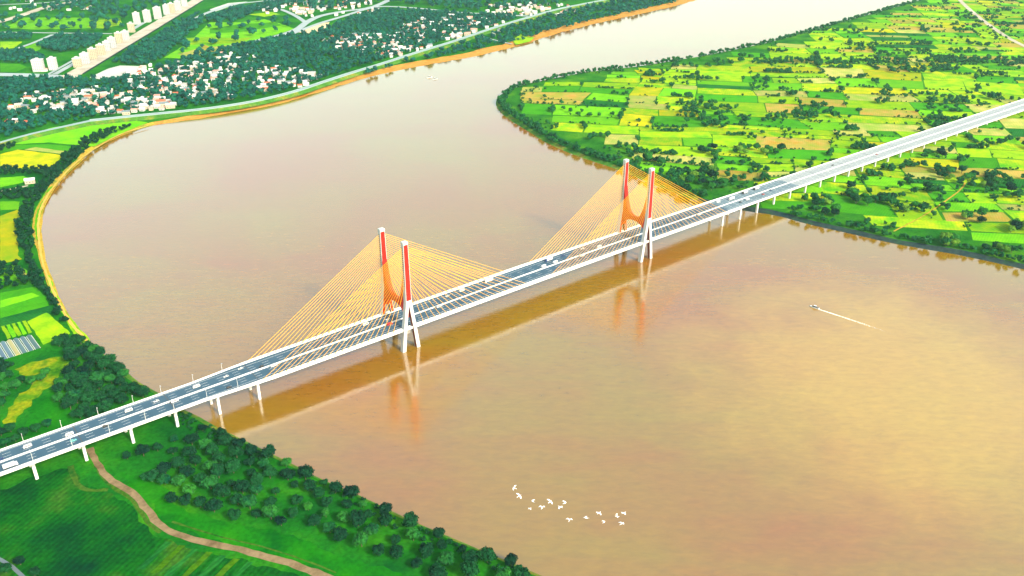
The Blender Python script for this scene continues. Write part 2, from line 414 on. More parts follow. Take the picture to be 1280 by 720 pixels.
ribbon('road', [(68, 93), (100, 75), (130, 57), (160, 40), (180, 28)], 12, 4.05, M['lightroad'], 'grey service road left of the wide beige road', sm=False)
ribbon('road', [(60, 93), (85, 79), (110, 65)], 7, 4.1, M['lightroad'], 'thin grey road by the first white apartment block', sm=False)
ribbon('road', [(104, 92), (150, 64), (190, 40), (255, 0)], 5, 4.15, M['bank_d'], 'dark ditch line beside the wide beige road', sm=False)
ribbon('road', [(-60, 92), (0, 93), (40, 94), (92, 97)], 26, 3.8, M['lightroad'], 'pale crossroad below the white apartment blocks')
ribbon('road', [(-40, 38), (0, 27), (30, 18), (60, 8), (85, 3), (120, -12)], 26, 3.6, M['beige_road'], 'bright road crossing the fields in the far corner')
ribbon('road', [(-40, 40), (0, 40), (60, 41), (140, 42)], 9, 3.7, M['lightroad'], 'straight thin far road crossing the left fields')
ribbon('road', [(14, 63), (40, 54), (66, 43)], 10, 3.75, M['lightroad'], 'short tree lined far road at the left edge')
ribbon('road', [(-40, 10), (0, 6), (60, 3), (110, -4)], 12, 3.6, M['lightroad'], 'far thin road at the top corner')
ribbon('road', [(240, 27), (250, 20), (270, 12), (295, 5), (330, 1), (370, -4)], 15, 3.65, M['lightroad'], 'pale curved road right of the apartment blocks')
ribbon('road', [(290, 57), (320, 51), (350, 44), (372, 36), (383, 28), (400, 20), (430, 14), (460, 10), (480, 3), (500, -8)], 20, 3.9, M['lightroad'], 'curving pale road of the far interchange')
ribbon('road', [(365, 42), (400, 29), (430, 20), (455, 12), (478, 8), (520, 10), (570, 15), (620, 18), (660, 20)], 15, 3.95, M['lightroad'], 'pale slip road of the far interchange')
ribbon('road', [(382, 28), (370, 20), (352, 12), (330, 7)], 13, 3.8, M['lightroad'], 'pale branch road by the far interchange village')
ribbon('road', [(596, 43), (615, 49), (640, 55)], 6, 3.6, M['lightroad'], 'short pale lane down to the beach')
sheet('paved_yard', [(112, 97), (135, 86), (150, 82), (178, 83), (172, 92), (150, 97), (130, 100)], 3.3, M['white_lot'], 'bare white yard right of the wide beige road')
sheet('paved_yard', [(366, 40), (400, 29), (412, 28), (405, 38), (390, 42)], 3.32, ground('yard_earth', [(.62, .48, .28), (.7, .56, .36)], .02), 'bare orange earth by the far interchange')
sheet('paved_yard', [(262, 12), (285, 4), (310, 2), (285, 9), (268, 15)], 3.3, M['white_lot'], 'far white yard beside the curved road')
ribbon('dirt_track', [(112, 560), (120, 577), (132, 594), (150, 607), (168, 618), (180, 632), (190, 645), (202, 658), (222, 668), (250, 676), (290, 685), (330, 695), (370, 707), (410, 722), (450, 740)], (4.6, 5.6), 3.12, M['dirt'], 'brown dirt track curving through the near meadow', rough=.45)
ribbon('grass_verge', [(118, 582), (140, 606), (165, 624), (183, 650), (200, 666)], (4, 3), 3.10, M['f_lawn2'], 'dry grass verge along the dirt track', rough=.9)
ribbon('grass_verge', [(88, 582), (96, 603), (110, 613), (135, 612)], (4, 3), 3.09, M['f_lawn2'], 'pale grass fringe of the near meadow', rough=.9)
ribbon('footpath', [(215, 652), (240, 660), (280, 672), (330, 684), (380, 700), (420, 716)], 1.2, 3.1, M['f_lawn2'], 'thin pale footpath beside the dirt track', rough=.9)
ribbon('road', [(-20, 690), (0, 699), (15, 708), (30, 722)], 2.4, 3.12, M['grey_lane'], 'short grey road in the bottom corner')
ribbon('bank_path', [(185, 157), (150, 168), (118, 186), (92, 206), (74, 225), (60, 243), (51, 262), (48, 280), (49, 302), (53, 326), (61, 350), (72, 375), (86, 400), (104, 421), (122, 437)], 2.4, 3.25, plain('golden_sand_path', (.46, .30, .05), .9, var=.25, scale=.06), 'golden sand path on the edge of the left bank', rough=.9)
ribbon('bank_path', [(60, 240), (46, 262), (42, 280), (44, 300), (47, 310)], 2.4, 3.22, M['bank_y'], 'second golden path behind the left bank', rough=.9)
ribbon('dirt_track', [(0, 239), (20, 235), (35, 232)], 5, 3.3, M['beige_road'], 'pale track to the white farmhouse at the left edge')
ribbon('dirt_track', [(1117, 289), (1157, 268), (1197, 240), (1207, 228)], 2.0, 3.45, M['bank_y'], 'pale farm track below the bridge on the right', rough=.9)
ribbon('dirt_track', [(1195, -5), (1210, 10), (1235, 30), (1262, 48), (1290, 62)], 12, 3.5, M['beige_road'], 'pale far farm road in the top right corner')
ribbon('dirt_track', [(960, 300), (1060, 250), (1120, 205), (1150, 200)], 3, 3.44, M['bank_y'], 'narrow farm path on the right bank') if False else None

# named fields of the left bank -------------------------------------------------
ROWA = R(35)
_r = at(172, 712, LZ)-at(207, 677, LZ); ROWS = -(math.atan2(_r.y, _r.x)+math.pi/2)
M['f_yel'] = ground('rapeseed_yellow', [(.46, .38, .003), (.54, .44, .003), (.36, .38, .003)], .03, fine=.1, stripes=(.3, 3, .06), vary=.25)
M['f_lime'] = ground('lime_crop', [(.20, .42, .003), (.36, .52, .003), (.13, .38, .004)], .03, fine=.12, stripes=(.9, 3, .1), vary=.25)
M['f_green'] = ground('green_crop', [(.015, .17, .005), (.04, .27, .005), (.025, .21, .008)], .03, fine=.15, stripes=(.6, 3, .15), vary=.25)
M['f_green2'] = ground('bright_green_crop', [(.08, .40, .004), (.18, .50, .005), (.12, .45, .006)], .025, fine=.15, stripes=(.6, 3, .12), vary=.25)
M['f_dark'] = ground('dark_green_crop', [(.006, .085, .018), (.012, .13, .018), (.02, .15, .02)], .04, fine=.2, stripes=(.6, 3, .2))
M['f_tan'] = ground('fallow_earth', [(.46, .23, .035), (.50, .29, .08), (.38, .28, .03)], .03, fine=.12, stripes=(.3, 3, .08), vary=.25)
M['f_pale'] = ground('pale_stubble', [(.46, .42, .09), (.50, .40, .13), (.36, .42, .06)], .02, fine=.1, stripes=(.3, 4, .06), vary=.25)
M['f_meadow'] = ground('near_meadow', [(.001, .034, .012), (.002, .065, .008), (.005, .10, .006), (.035, .12, .010)], .02, fine=.3, stripes=(ROWS, 3.8, .2), bump=.5)
M['f_sun'] = ground('sunlit_rough_meadow', [(.02, .13, .005), (.09, .22, .004), (.24, .27, .004), (.04, .16, .005)], .045, fine=.25)  # sunlight painted into the meadow as yellow tones
M['f_bed'] = ground('crop_bed', [(.03, .12, .004), (.06, .16, .004)], .1, fine=.3)
M['f_lawn'] = ground('near_lawn', [(.002, .085, .006), (.008, .15, .004), (.02, .19, .004)], .03, fine=.2)
def F(px, mat, label, z=3.06): return sheet('field', px, z, M[mat], label, rough=5.0 if mat in ('f_sun', 'f_lawn', 'f_meadow', 'bank_g') else 1.6)
F([(0, 193), (22, 187), (80, 194), (62, 211), (0, 210)], 'f_yel', 'bright yellow field at the left edge', 3.1)
F([(30, 187), (45, 184), (95, 191), (82, 193)], 'f_pale', 'pale strip above the yellow field', 3.12)
F([(62, 160), (112, 152), (170, 151), (185, 153), (160, 163), (130, 177), (118, 183), (60, 178), (10, 181)], 'f_green2', 'bright green meadow between dike lane and river', 3.05)
F([(0, 182), (60, 180), (110, 185), (90, 190), (30, 186), (0, 190)], 'f_green', 'dark green strip above the yellow field', 3.07)
F([(0, 222), (30, 220), (40, 226), (0, 234)], 'f_green2', 'small green field by the white farmhouse', 3.08)
F([(0, 252), (25, 252), (24, 262), (0, 263)], 'f_green2', 'small green plot below the farmhouse', 3.08)
F([(0, 270), (22, 262), (26, 268), (20, 285), (24, 300), (22, 318), (28, 324), (0, 330)], 'f_yel', 'tall yellow field beside the tree belt', 3.11)
F([(0, 335), (20, 330), (34, 338), (32, 348), (10, 352), (0, 352)], 'f_green2', 'orchard green plot at the left edge', 3.08)
F([(28, 338), (36, 345), (30, 350), (20, 348)], 'f_pale', 'pale bare corner by the tree belt', 3.13)
F([(0, 366), (45, 358), (58, 372), (62, 382), (0, 398)], 'f_green', 'striped dark green field', 3.08)
F([(0, 376), (40, 366), (50, 370), (0, 385)], 'f_green2', 'bright green stripe in the dark green field', 3.12)
F([(0, 398), (62, 382), (70, 392), (34, 402), (0, 410)], 'f_dark', 'dark green stripe above the plots', 3.09)
F([(34, 402), (58, 391), (72, 402), (88, 417), (78, 421), (54, 431)], 'f_lime', 'lime yellow field by the river belt', 3.1)
for k in range(5):
    x0 = k*6.6+1; F([(x0, 408-k*1.6), (x0+4.6, 407-k*1.6), (x0+13, 422-k*1.7), (x0+8.4, 424-k*1.7)], ('f_lime', 'f_green2')[k % 2], 'narrow vegetable strip above the dark tunnels', 3.12)
F([(18, 462), (40, 452), (70, 446), (84, 452), (64, 462), (40, 470), (24, 468)], 'f_sun', 'lime lit meadow beside the grove', 3.1)
F([(62, 462), (86, 452), (84, 460), (66, 482), (52, 492), (40, 500), (30, 512), (20, 528), (4, 530), (10, 510), (24, 492)], 'f_sun', 'yellow sunlit strip left of the grove', 3.09)
F([(40, 505), (64, 488), (78, 500), (92, 520), (78, 534), (40, 545), (22, 545)], 'f_lawn', 'dark green meadow left of the grove', 3.07)
F([(80, 395), (84, 392), (112, 424), (118, 432), (108, 432), (92, 418)], 'f_lime', 'lime grass strip on the river dike', 3.15)
F([(58, 345), (61, 344), (72, 370), (83, 391), (79, 393), (66, 372)], 'f_green2', 'green grass strip on the river dike', 3.15)
F([(44, 262), (50, 250), (60, 236), (66, 232), (54, 256), (49, 275), (48, 300), (43, 300), (41, 280)], 'f_green2', 'green grass slope of the left dike', 3.14)
F([(0, 612), (60, 592), (92, 584), (100, 605), (132, 615), (160, 630), (180, 655), (196, 672), (250, 690), (330, 707), (380, 722), (380, 760), (-60, 760), (-60, 640)], 'f_meadow', 'large dark green meadow below the bridge', 3.04)
for k in range(7):
    x0 = 172+k*17; y0 = 690+k*4.2
    F([(x0+35, y0-13), (x0+43, y0-12), (x0+8, y0+22), (x0-2, y0+22)], ('f_dark', 'f_bed')[k % 2], 'narrow crop bed at the bottom edge', 3.09+.01*(k % 2))
0 and F([(98, 632), (104, 628), (44, 684), (28, 690)], 'bank_g', 'worn pale streak across the meadow', 3.08)
0 and F([(150, 668), (165, 664), (118, 700), (104, 702)], 'bank_g', 'second worn pale streak in the meadow', 3.08)
F([(150, 590), (200, 606), (240, 642), (300, 655), (360, 668), (440, 700), (500, 716), (520, 740), (470, 740), (400, 715), (330, 692), (250, 672), (205, 655), (185, 628), (165, 612)], 'f_lawn', 'smooth green lawn between dirt track and grove', 3.05)
# far fields on the left
F([(5, 35), (30, 22), (100, 22), (148, 24), (150, 32), (100, 36), (40, 37)], 'f_green2', 'far green field beyond the straight road', 3.2)
F([(108, 34), (118, 26), (150, 23), (153, 30), (130, 36)], 'f_lime', 'far lime field beyond the straight road', 3.25)
F([(0, 52), (28, 52), (18, 60), (0, 62)], 'f_lime', 'far lime field at the left edge', 3.2)
F([(20, 63), (44, 54), (58, 50), (50, 62), (40, 66)], 'f_green2', 'far green field by the tree lined road', 3.2)
F([(0, 79), (25, 80), (34, 84), (20, 90), (0, 90)], 'f_green', 'far green plot by the crossroad', 3.2)
F([(222, 62), (245, 45), (262, 28), (300, 28), (330, 24), (352, 30), (368, 36), (350, 42), (300, 55), (262, 66), (225, 73), (205, 72)], 'f_green2', 'far green fields inside the road loop', 3.15)
F([(228, 48), (262, 46), (300, 48), (318, 46), (300, 54), (240, 56)], 'f_lime', 'far lime strip inside the road loop', 3.2)
F([(222, 68), (250, 60), (290, 56), (275, 64), (240, 72)], 'f_pale', 'far pale strip inside the road loop', 3.22)
F([(250, 58), (256, 56), (266, 60), (258, 64)], 'f_tan', 'far bare patch inside the road loop', 3.24)
F([(262, 36), (300, 30), (345, 28), (352, 32), (300, 40), (262, 42)], 'f_green', 'far mid green strip inside the road loop', 3.21)
F([(310, 18), (340, 15), (350, 18), (330, 21)], 'f_lime', 'far pale green plot by the village', 3.2)
F([(640, 50), (650, 43), (668, 47), (662, 52), (645, 56)], 'f_lime', 'small grassy clearing above the beach', 3.2)

# parcels -----------------------------------------------------------------------
PARCEL_EDGES = []
def parcels(poly, ang, cx, cy, size, mats, weights, avoid, zz, smin, smax, label, seed, maxn=400):
    rd = random.Random(seed); ca, sa = math.cos(ang), math.sin(ang); out = []
    def split(x0, x1, y0, y1, d):
        w, h = x1-x0, y1-y0
        lim = rd.uniform(smin, smax)
        if (w > lim*1.9 or h > lim) and d < 12:
            if w/1.9 > h:
                k = x0+w*rd.uniform(.35, .65); split(x0, k, y0, y1, d+1); split(k, x1, y0, y1, d+1)
            else:
                k = y0+h*rd.uniform(.35, .65); split(x0, x1, y0, k, d+1); split(x0, x1, k, y1, d+1)
            return
        out.append((x0, x1, y0, y1))
    split(-size, size, -size, size, 0)
    n = 0
    for (x0, x1, y0, y1) in out:
        g = rd.uniform(.2, 1.6); j = lambda: rd.uniform(-1.6, 1.6)
        q = [(x0+g+j(), y0+g+j()), (x1-g+j(), y0+g+j()), (x1-g+j(), y1-g+j()), (x0+g+j(), y1-g+j())]
        wq = [(cx+a*ca-b*sa+30*mnoise.noise((a*.006, b*.006, 2)), cy+a*sa+b*ca+26*mnoise.noise((a*.006, b*.006, 7))) for a, b in q]
        if not all(inside(poly, a, b) for a, b in wq): continue
        mx, my = sum(a for a, b in wq)/4, sum(b for a, b in wq)/4
        if avoid(mx, my): continue
        px = proj((mx, my, LZ))
        if not (-60 < px[0] < 1340 and -25 < px[1] < 400): continue
        m = rd.choices(mats, weights)[0]
        z = zz+rd.uniform(0, .12)
        o = MB().add([(a, b, z) for a, b in wq], [(0, 1, 2, 3)]).build('field', M[m]); tag(o, label % FIELDNAMES[m], kind='structure')
        n += 1
        for k in range(4): PARCEL_EDGES.append((wq[k], wq[(k+1) % 4]))
        if n >= maxn: break
M['f_mix'] = ground('mixed_crop', [(.06, .34, .005), (.24, .46, .004), (.50, .50, .008), (.12, .38, .005)], .03, fine=.15, stripes=(.3, 4, .08), vary=.25)
FIELDNAMES = {'f_mix': 'yellow green', 'f_yel': 'yellow', 'f_lime': 'lime green', 'f_green': 'mid green', 'f_green2': 'bright green', 'f_dark': 'dark green', 'f_tan': 'tan fallow', 'f_pale': 'pale stubble'}
penp = [(p.x, p.y) for p in RI]+[(8900, 150), (8900, 7600)]
def pen_avoid(x, y):
    s, t = brst((x, y, 0)); return dist_poly([(p.x, p.y) for p in RI], x, y) < 16
parcels(penp, R(-9), 900, 1500, 1700, ['f_yel', 'f_lime', 'f_green', 'f_green2', 'f_dark', 'f_mix', 'f_tan', 'f_pale'], [1.7, 3.4, 2.0, 3.4, .5, 3.2, 1.9, 1.5], pen_avoid, 3.08, 26, 60, '%s field parcel on the farmland bend', 5, 900)

# ------------------------------------------------------------------ the bridge
bridge = empty('cable_stayed_bridge', BO, BROT)
tag(bridge, 'long white cable stayed bridge with two red pylons and yellow cables over the brown river', 'bridge')
S0, S1 = -470, 1650
def lp(s, t, z): return (s, -t, z)      # bridge-local: x along, y away from the camera side
ST = sorted(set([S0, -185, -128, S1]+list(range(S0, S1, 20))))
def strip(t0, t1, h0, h1, sa=S0, sb=S1):
    """closed box swept along the deck between offsets t0..t1 (numbers or functions of s) and heights h0..h1 above the deck"""
    rows = []
    for s in [sa]+[x for x in ST if sa < x < sb]+[sb]:
        a = t0(s) if callable(t0) else t0; b = t1(s) if callable(t1) else t1; z = dz(s)
        rows.append([lp(s, a, z+h0), lp(s, b, z+h0), lp(s, b, z+h1), lp(s, a, z+h1)])
    return sweep(rows)
rows = []
for s in ST:
    w_, z = dw(s), dz(s)
    rows.append([lp(s, -w_, z), lp(s, -w_, z-1.3), lp(s, -w_+3.4, z-2.9), lp(s, w_-3.4, z-2.9), lp(s, w_, z-1.3), lp(s, w_, z)])
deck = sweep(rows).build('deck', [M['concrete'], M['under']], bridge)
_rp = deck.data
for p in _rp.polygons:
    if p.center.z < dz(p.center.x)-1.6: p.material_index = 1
RW = lambda s: min(dw(s)-1.3, 15.8)
for sg in (-1, 1):
    nm = 'near' if sg > 0 else 'far'
    f0 = (lambda s: 0.75) if sg > 0 else (lambda s: -RW(s)); f1 = RW if sg > 0 else (lambda s: -0.75)
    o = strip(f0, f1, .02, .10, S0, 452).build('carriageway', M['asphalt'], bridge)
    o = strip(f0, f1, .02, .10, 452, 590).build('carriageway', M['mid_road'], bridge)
    o = strip(f0, f1, .02, .10, 590, S1).build('carriageway', M['pale_road'], bridge); o['label'] = 'carriageway of the right approach with painted pale glare'
    o = strip((lambda s, g=sg: g*dw(s)-.02), (lambda s, g=sg: g*(dw(s)-.34)), -.25, 1.05).build('parapet', M['white'], bridge)
    o = strip((lambda s, g=sg: g*(RW(s)+.1)), (lambda s, g=sg: g*(RW(s)+.5)), 0.02, .85).build('crash_barrier', M['white'], bridge)
    # railing shadow line painted as dark dashes between walkway and fascia on the cable-stayed part
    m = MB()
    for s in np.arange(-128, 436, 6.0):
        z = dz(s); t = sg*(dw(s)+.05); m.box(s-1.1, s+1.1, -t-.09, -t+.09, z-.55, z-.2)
    o = m.build('railing_shadow_row', M['darkmetal'], bridge); o['kind'] = 'stuff'
strip(-.5, .5, .02, .75, S0, -128).build('median_barrier', M['white'], bridge)
strip(-.35, .35, .02, .8, -128, S1).build('median_barrier', M['white'], bridge)
m = MB()
for sg in (-1, 1):
    for s in np.arange(S0+5, 1300, 13.0):
        for tt in (4.6, 8.4):
            if abs(s) < 2: continue
            t = sg*tt; z = dz(s)+.112; z2 = dz(s+5.5)+.112
            m.add([lp(s, t+.09, z), lp(s+5.5, t+.09, z2), lp(s+5.5, t-.09, z2), lp(s, t-.09, z)], [(0, 1, 2, 3)])
o = m.build('lane_marking', M['paint'], bridge); o['kind'] = 'stuff'
for sg in (-1, 1):
    for e in (1.3, 12.3):
        rows = [[lp(s, sg*(e-.1), dz(s)+.112), lp(s, sg*(e+.1), dz(s)+.112)] for s in ST]
        sweep(rows, False).build('edge_line', M['paint'], bridge)

for s in [-140-33.4*k for k in range(0, 10, 2)]+[447+33.4*k for k in range(0, 26, 2)]:
    strip(lambda q: -RW(q), RW, .104, .118, s-.35, s+.35).build('expansion_joint', M['darkmetal'], bridge)
# pylons
PT = 18.6         # transverse offset of the columns
def pylon(s0):
    py = empty('pylon', (s0, 0, 0), 0, bridge)
    ZS, ZT = 47.0, 103.5
    for sg in (1, -1):
        y = -sg*PT
        # upper column
        def ring(z, hl, ht): return [(-hl, y-ht, z), (hl, y-ht, z), (hl, y+ht, z), (-hl, y+ht, z)]
        col = sweep([ring(ZS, 3.0, 2.0), ring(60, 2.75, 2.0), ring(ZT, 2.4, 1.9)]).build('column', M['pylon_white'], py)
        cp = sweep([ring(ZT, 2.55, 2.05), ring(ZT+.9, 2.55, 2.05), ring(ZT+1.5, 2.2, 1.7)]).build('column_cap', M['pylon_white'], py)
        for face in (1, -1):          # red panels on the transverse faces
            yy = y-sg*face*0.0
            inner = (face == -1)      # facing the roadway
            sy = -1 if (sg*face) > 0 else 1
            zlo = 49.5 if not inner else 48.0
            m = MB(); y1 = y+sy*2.0; y2 = y+sy*2.06; y1t = y+sy*1.9; y2t = y+sy*1.96
            hb, ht_ = 2.45, 2.0
            m.hexa([(-hb, min(y1, y2), zlo), (hb, min(y1, y2), zlo), (hb, max(y1, y2), zlo), (-hb, max(y1, y2), zlo),
                    (-ht_, min(y1t, y2t), ZT-1.2), (ht_, min(y1t, y2t), ZT-1.2), (ht_, max(y1t, y2t), ZT-1.2), (-ht_, max(y1t, y2t), ZT-1.2)])
            p = m.build('face_panel', M['red'], py); p['label'] = 'red painted face panel'
        m = MB()
        for z in np.linspace(63.5, 99.5, 20):
            for e in (-1, 1):
                m.box(e*2.62-.22, e*2.62+.22, y-.5, y+.5, z-.35, z+.35)
        o = m.build('anchor_row', M['darkmetal'], py); o['kind'] = 'stuff'
        # two splayed legs
        for e in (-1, 1):
            def lr(z, c, hl, ht): return [(c-hl, y-ht, z), (c+hl, y-ht, z), (c+hl, y+ht, z), (c-hl, y+ht, z)]
            lg = sweep([lr(-.6, e*7.6, 1.75, 2.15), lr(22, e*4.9, 1.6, 2.0), lr(ZS+.5, e*1.35, 1.6, 1.96)]).build('leg', M['pylon_white'], py)
            iy = y+sg*2.08 
            # roadway-facing red panel
            m = MB(); a, b = sorted((y+sg*2.03, y+sg*2.09))
            m.hexa([(e*4.85-1.2, a, 21.8), (e*4.85+1.2, a, 21.8), (e*4.85+1.2, b, 21.8), (e*4.85-1.2, b, 21.8),
                    (e*1.5-1.2, a, ZS), (e*1.5+1.2, a, ZS), (e*1.5+1.2, b, ZS), (e*1.5-1.2, b, ZS)])
            p = m.build('leg_panel', M['orange'], py); p['label'] = 'orange red panel on the leg'
            # inner face, shade painted into its red
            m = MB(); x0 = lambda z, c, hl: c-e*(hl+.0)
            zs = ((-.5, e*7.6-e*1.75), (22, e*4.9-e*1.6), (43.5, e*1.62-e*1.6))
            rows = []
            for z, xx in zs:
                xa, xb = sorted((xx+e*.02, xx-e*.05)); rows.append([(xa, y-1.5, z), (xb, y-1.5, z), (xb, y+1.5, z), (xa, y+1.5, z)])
            p = sweep(rows).build('leg_panel', M['shadered'], py); p['label'] = 'shaded red inner face of the leg'
    # curved cross beam: arch below, U above
    W = PT-1.95; N = 28; rows = []
    for k in range(N+1):
        u = -1+2*k/N; y = u*W; a = abs(u)
        zt = 45.4+30*a**3.0
        zb = 31.0+10.0*(max(0, 1-a**2.2))**.6
        hs = 1.9+.6*a
        rows.append([(-hs, y, zb), (hs, y, zb), (hs, y, zt), (-hs, y, zt)])
    cb = sweep(rows).build('cross_beam', [M['red'], M['orange']], py)
    for p in cb.data.polygons:
        if p.center.z < 43: p.material_index = 1
    # low beam under the deck and pile caps in the water
    z = dz(s0)
    MB().box(-2.2, 2.2, -PT+1.9, PT-1.9, z-6.4, z-3.0).build('lower_beam', M['under'], py)
    return py
for s0 in TOWERS: pylon(s0)
# cables
for s0 in TOWERS:
    for sg in (1, -1):
        for e in (-1, 1):
            for k in range(20):
                ds = 16+k*(138-16)/19; s = s0+e*ds
                a = Vector(lp(s, sg*(dw(s)-1.5), dz(s)+.1)); zt = 63.5+36*(k/19)**.85
                b = Vector(lp(s0+e*2.5, sg*PT, zt))
                m = MB().tube(a, b, .145, n=5, caps=False)
                m.tube(a-Vector((0, 0, .1)), a+(b-a).normalized()*2.2, .28, n=6)
                m.build('stay_cable', M['cable'], bridge)
# piers
def pier(s, anchor=False):
    z = dz(s)-2.9; p = empty('pier', (s, 0, 0), 0, bridge); w_ = dw(s)
    base = -.6
    q = br(s, 0); hw = 9.0
    for sg in (1, -1):
        y = -sg*hw; rr = 1.35
        m = sweep([[(-1.0, y-1.1, base), (1.0, y-1.1, base), (1.0, y+1.1, base), (-1.0, y+1.1, base)],
                   [(-1.0, y-1.1, z-3.4), (1.0, y-1.1, z-3.4), (1.0, y+1.1, z-3.4), (-1.0, y+1.1, z-3.4)],
                   [(-1.1, y-2.6, z-.9), (1.1, y-2.6, z-.9), (1.1, y+2.6, z-.9), (-1.1, y+2.6, z-.9)]])
        m.build('column', M['concrete'], p)
    MB().box(-1.3, 1.3, -w_+3.5, w_-3.5, z-.9, z+.02).build('cap_beam', M['concrete'], p)
for s in [-140]+[-140-33.4*k for k in range(1, 10)]+[447]+[447+33.4*k for k in range(1, 28)]:
    if dz(s) > 6: pier(s)

# ------------------------------------------------------------------ trees
M['leaf_d'] = foliage('dark_leaves', (.001, .016, .012), (.006, .062, .016))
M['leaf_m'] = foliage('mid_leaves', (.001, .042, .020), (.022, .145, .016))
M['leaf_l'] = foliage('pale_leaves', (.03, .12, .012), (.11, .24, .02))
M['leaf_far'] = foliage('hazed_wood_leaves', (.002, .050, .042), (.014, .170, .080), .05)  # distance haze painted into the leaves as a teal tone
def crown_mesh(name, mat, seed, nleaf, leaf, lobes=7, squash=.82, core=True):
    """unit crown (radius about 1, base at z=0): uneven lobes covered with leaf-clump faces over a ragged core"""
    r = np.random.default_rng(seed); V = []; Fc = []
    L = [(np.array([0, 0, .78]), .62)]
    for k in range(lobes):
        a = 2*math.pi*(k+r.uniform(-.3, .3))/lobes; el = r.uniform(-.25, .75)
        rad = r.uniform(.42, .62)
        L.append((np.array([math.cos(a)*math.cos(el)*rad, math.sin(a)*math.cos(el)*rad, .75+math.sin(el)*.62]), r.uniform(.32, .5)))
    if core:
        for c, q in L:
            b = len(V); bm = bmesh.new(); bmesh.ops.create_icosphere(bm, subdivisions=1, radius=q*.86)
            for v in bm.verts:
                d = np.array(v.co)*r.uniform(.82, 1.1); p = c+d; p[2] = .05+(p[2]-.05)*squash; V.append(tuple(p))
            bm.verts.index_update()
            Fc += [tuple(v.index+b for v in f.verts) for f in bm.faces]; bm.free()
    for _ in range(nleaf):
        c, q = L[r.integers(len(L))]
        d = r.normal(size=3); d /= np.linalg.norm(d)
        if d[2] < -.55: d[2] *= -1
        p = c+d*q*r.uniform(.85, 1.12); p[2] = .05+(p[2]-.05)*squash
        nrm = d+r.normal(size=3)*.45; nrm /= np.linalg.norm(nrm)
        u = np.cross(nrm, r.normal(size=3)); u /= np.linalg.norm(u); w_ = np.cross(nrm, u)
        sz = leaf*r.uniform(.6, 1.35); b = len(V)
        for (x, y) in ((-1, -.7), (1, -.8), (.8, .9), (-.9, .7)): V.append(tuple(p+u*x*sz*.5+w_*y*sz*.5))
        Fc.append((b, b+1, b+2, b+3))
    me = bpy.data.meshes.new(name); me.from_pydata(V, [], Fc); me.update(); me.materials.append(mat)
    return me
def trunk_mesh(seed):
    rd = random.Random(seed); m = MB(); m.tube((0, 0, -.05), (.02, .0, .45), .055, .04, 6, False)
    for k in range(4):
        a = k*1.57+rd.uniform(-.4, .4); m.tube((.02, 0, .38), (math.cos(a)*.38, math.sin(a)*.38, .8), .03, .012, 4, False)
    return m.mesh('trunk', M['bark'])
CROWNS = {}
for kind, mat in (('d', 'leaf_d'), ('m', 'leaf_m'), ('l', 'leaf_l')):
    CROWNS[kind] = [crown_mesh('crown', M[mat], 100+k+ord(kind), 560, .165, lobes=6+k % 4, squash=.74+.07*(k % 4)) for k in range(6)]
TRUNKS = [trunk_mesh(k) for k in range(3)]
NTREE = 0
def tree(x, y, rad, kind, label, group, z=LZ, hs=1.0, name='broadleaf_tree'):
    global NTREE; NTREE += 1
    rz = random.uniform(0, 6.28); root = empty(name, (x, y, z-.05), rz)
    tag(root, label, 'tree', group)
    obj('trunk', TRUNKS[NTREE % 3], root, sc=(rad, rad, rad*1.0*hs))
    obj('crown', CROWNS[kind][random.randrange(6)], root, loc=(0, 0, rad*.22), sc=(rad*random.uniform(.93, 1.07), rad*random.uniform(.93, 1.07), rad*hs))
    return root
def scatter(px, spacing, n_try, seed, avoid=None, zfix=LZ, keep=None, existing=None):
    """Poisson-like points on the ground inside a polygon"""
    poly = [tuple(at(x, y, zfix)[:2]) for x, y in px]; rd = random.Random(seed)
    xs = [p[0] for p in poly]; ys = [p[1] for p in poly]; out = list(existing or []); n0 = len(out); grid = {}
    for p in out: grid.setdefault((int(p[0]//spacing), int(p[1]//spacing)), []).append(p)
    for _ in range(n_try):
        x = rd.uniform(min(xs), max(xs)); y = rd.uniform(min(ys), max(ys))
        if not inside(poly, x, y): continue
        if keep and not keep(x, y): continue
        gx, gy = int(x//spacing), int(y//spacing); ok = True
        for i in (-1, 0, 1):
            for j in (-1, 0, 1):
                for q in grid.get((gx+i, gy+j), ()):
                    if (q[0]-x)**2+(q[1]-y)**2 < spacing*spacing: ok = False; break
        if not ok: continue
        if avoid and avoid(x, y): continue
        out.append((x, y)); grid.setdefault((gx, gy), []).append((x, y))
    return out[n0:]
def clear_of_roads(x, y, gap=5.0):
    for pl, hw in ROADS:
        if dist_poly(pl, x, y) < hw+gap: return True
    return False
# near grove between the dirt track and the river
groveB = [(226, 520), (262, 535), (302, 555), (350, 579), (400, 602), (450, 625), (500, 649), (560, 677), (620, 699), (665, 718), (640, 735), (560, 735), (525, 712), (480, 703), (452, 694), (410, 668), (360, 662), (300, 652), (236, 640), (205, 606), (150, 592), (140, 577), (168, 562), (200, 542)]
lone = [(295, 650), (352, 657), (393, 657), (474, 694), (496, 697), (215, 628), (609, 703), (251, 634), (238, 572), (482, 643), (440, 622), (514, 659), (338, 598)]
lonew = [tuple(at(x, y, LZ)[:2]) for x, y in lone]
def kB(x, y):
    px, py = proj((x, y, LZ)); edge = dist_poly([(p.x, p.y) for p in LI], x, y)
    if brst((x, y, 0))[1] < 26 and brst((x, y, 0))[1] > -30: return False
    n = mnoise.noise((x*.028, y*.028, 3.3))
    return edge < 16 or n > (-.27 if px > 330 else -.24)
ptsB = scatter(groveB, 10.0, 5200, 3, keep=kB, existing=lonew, avoid=lambda x, y: clear_of_roads(x, y, 7))
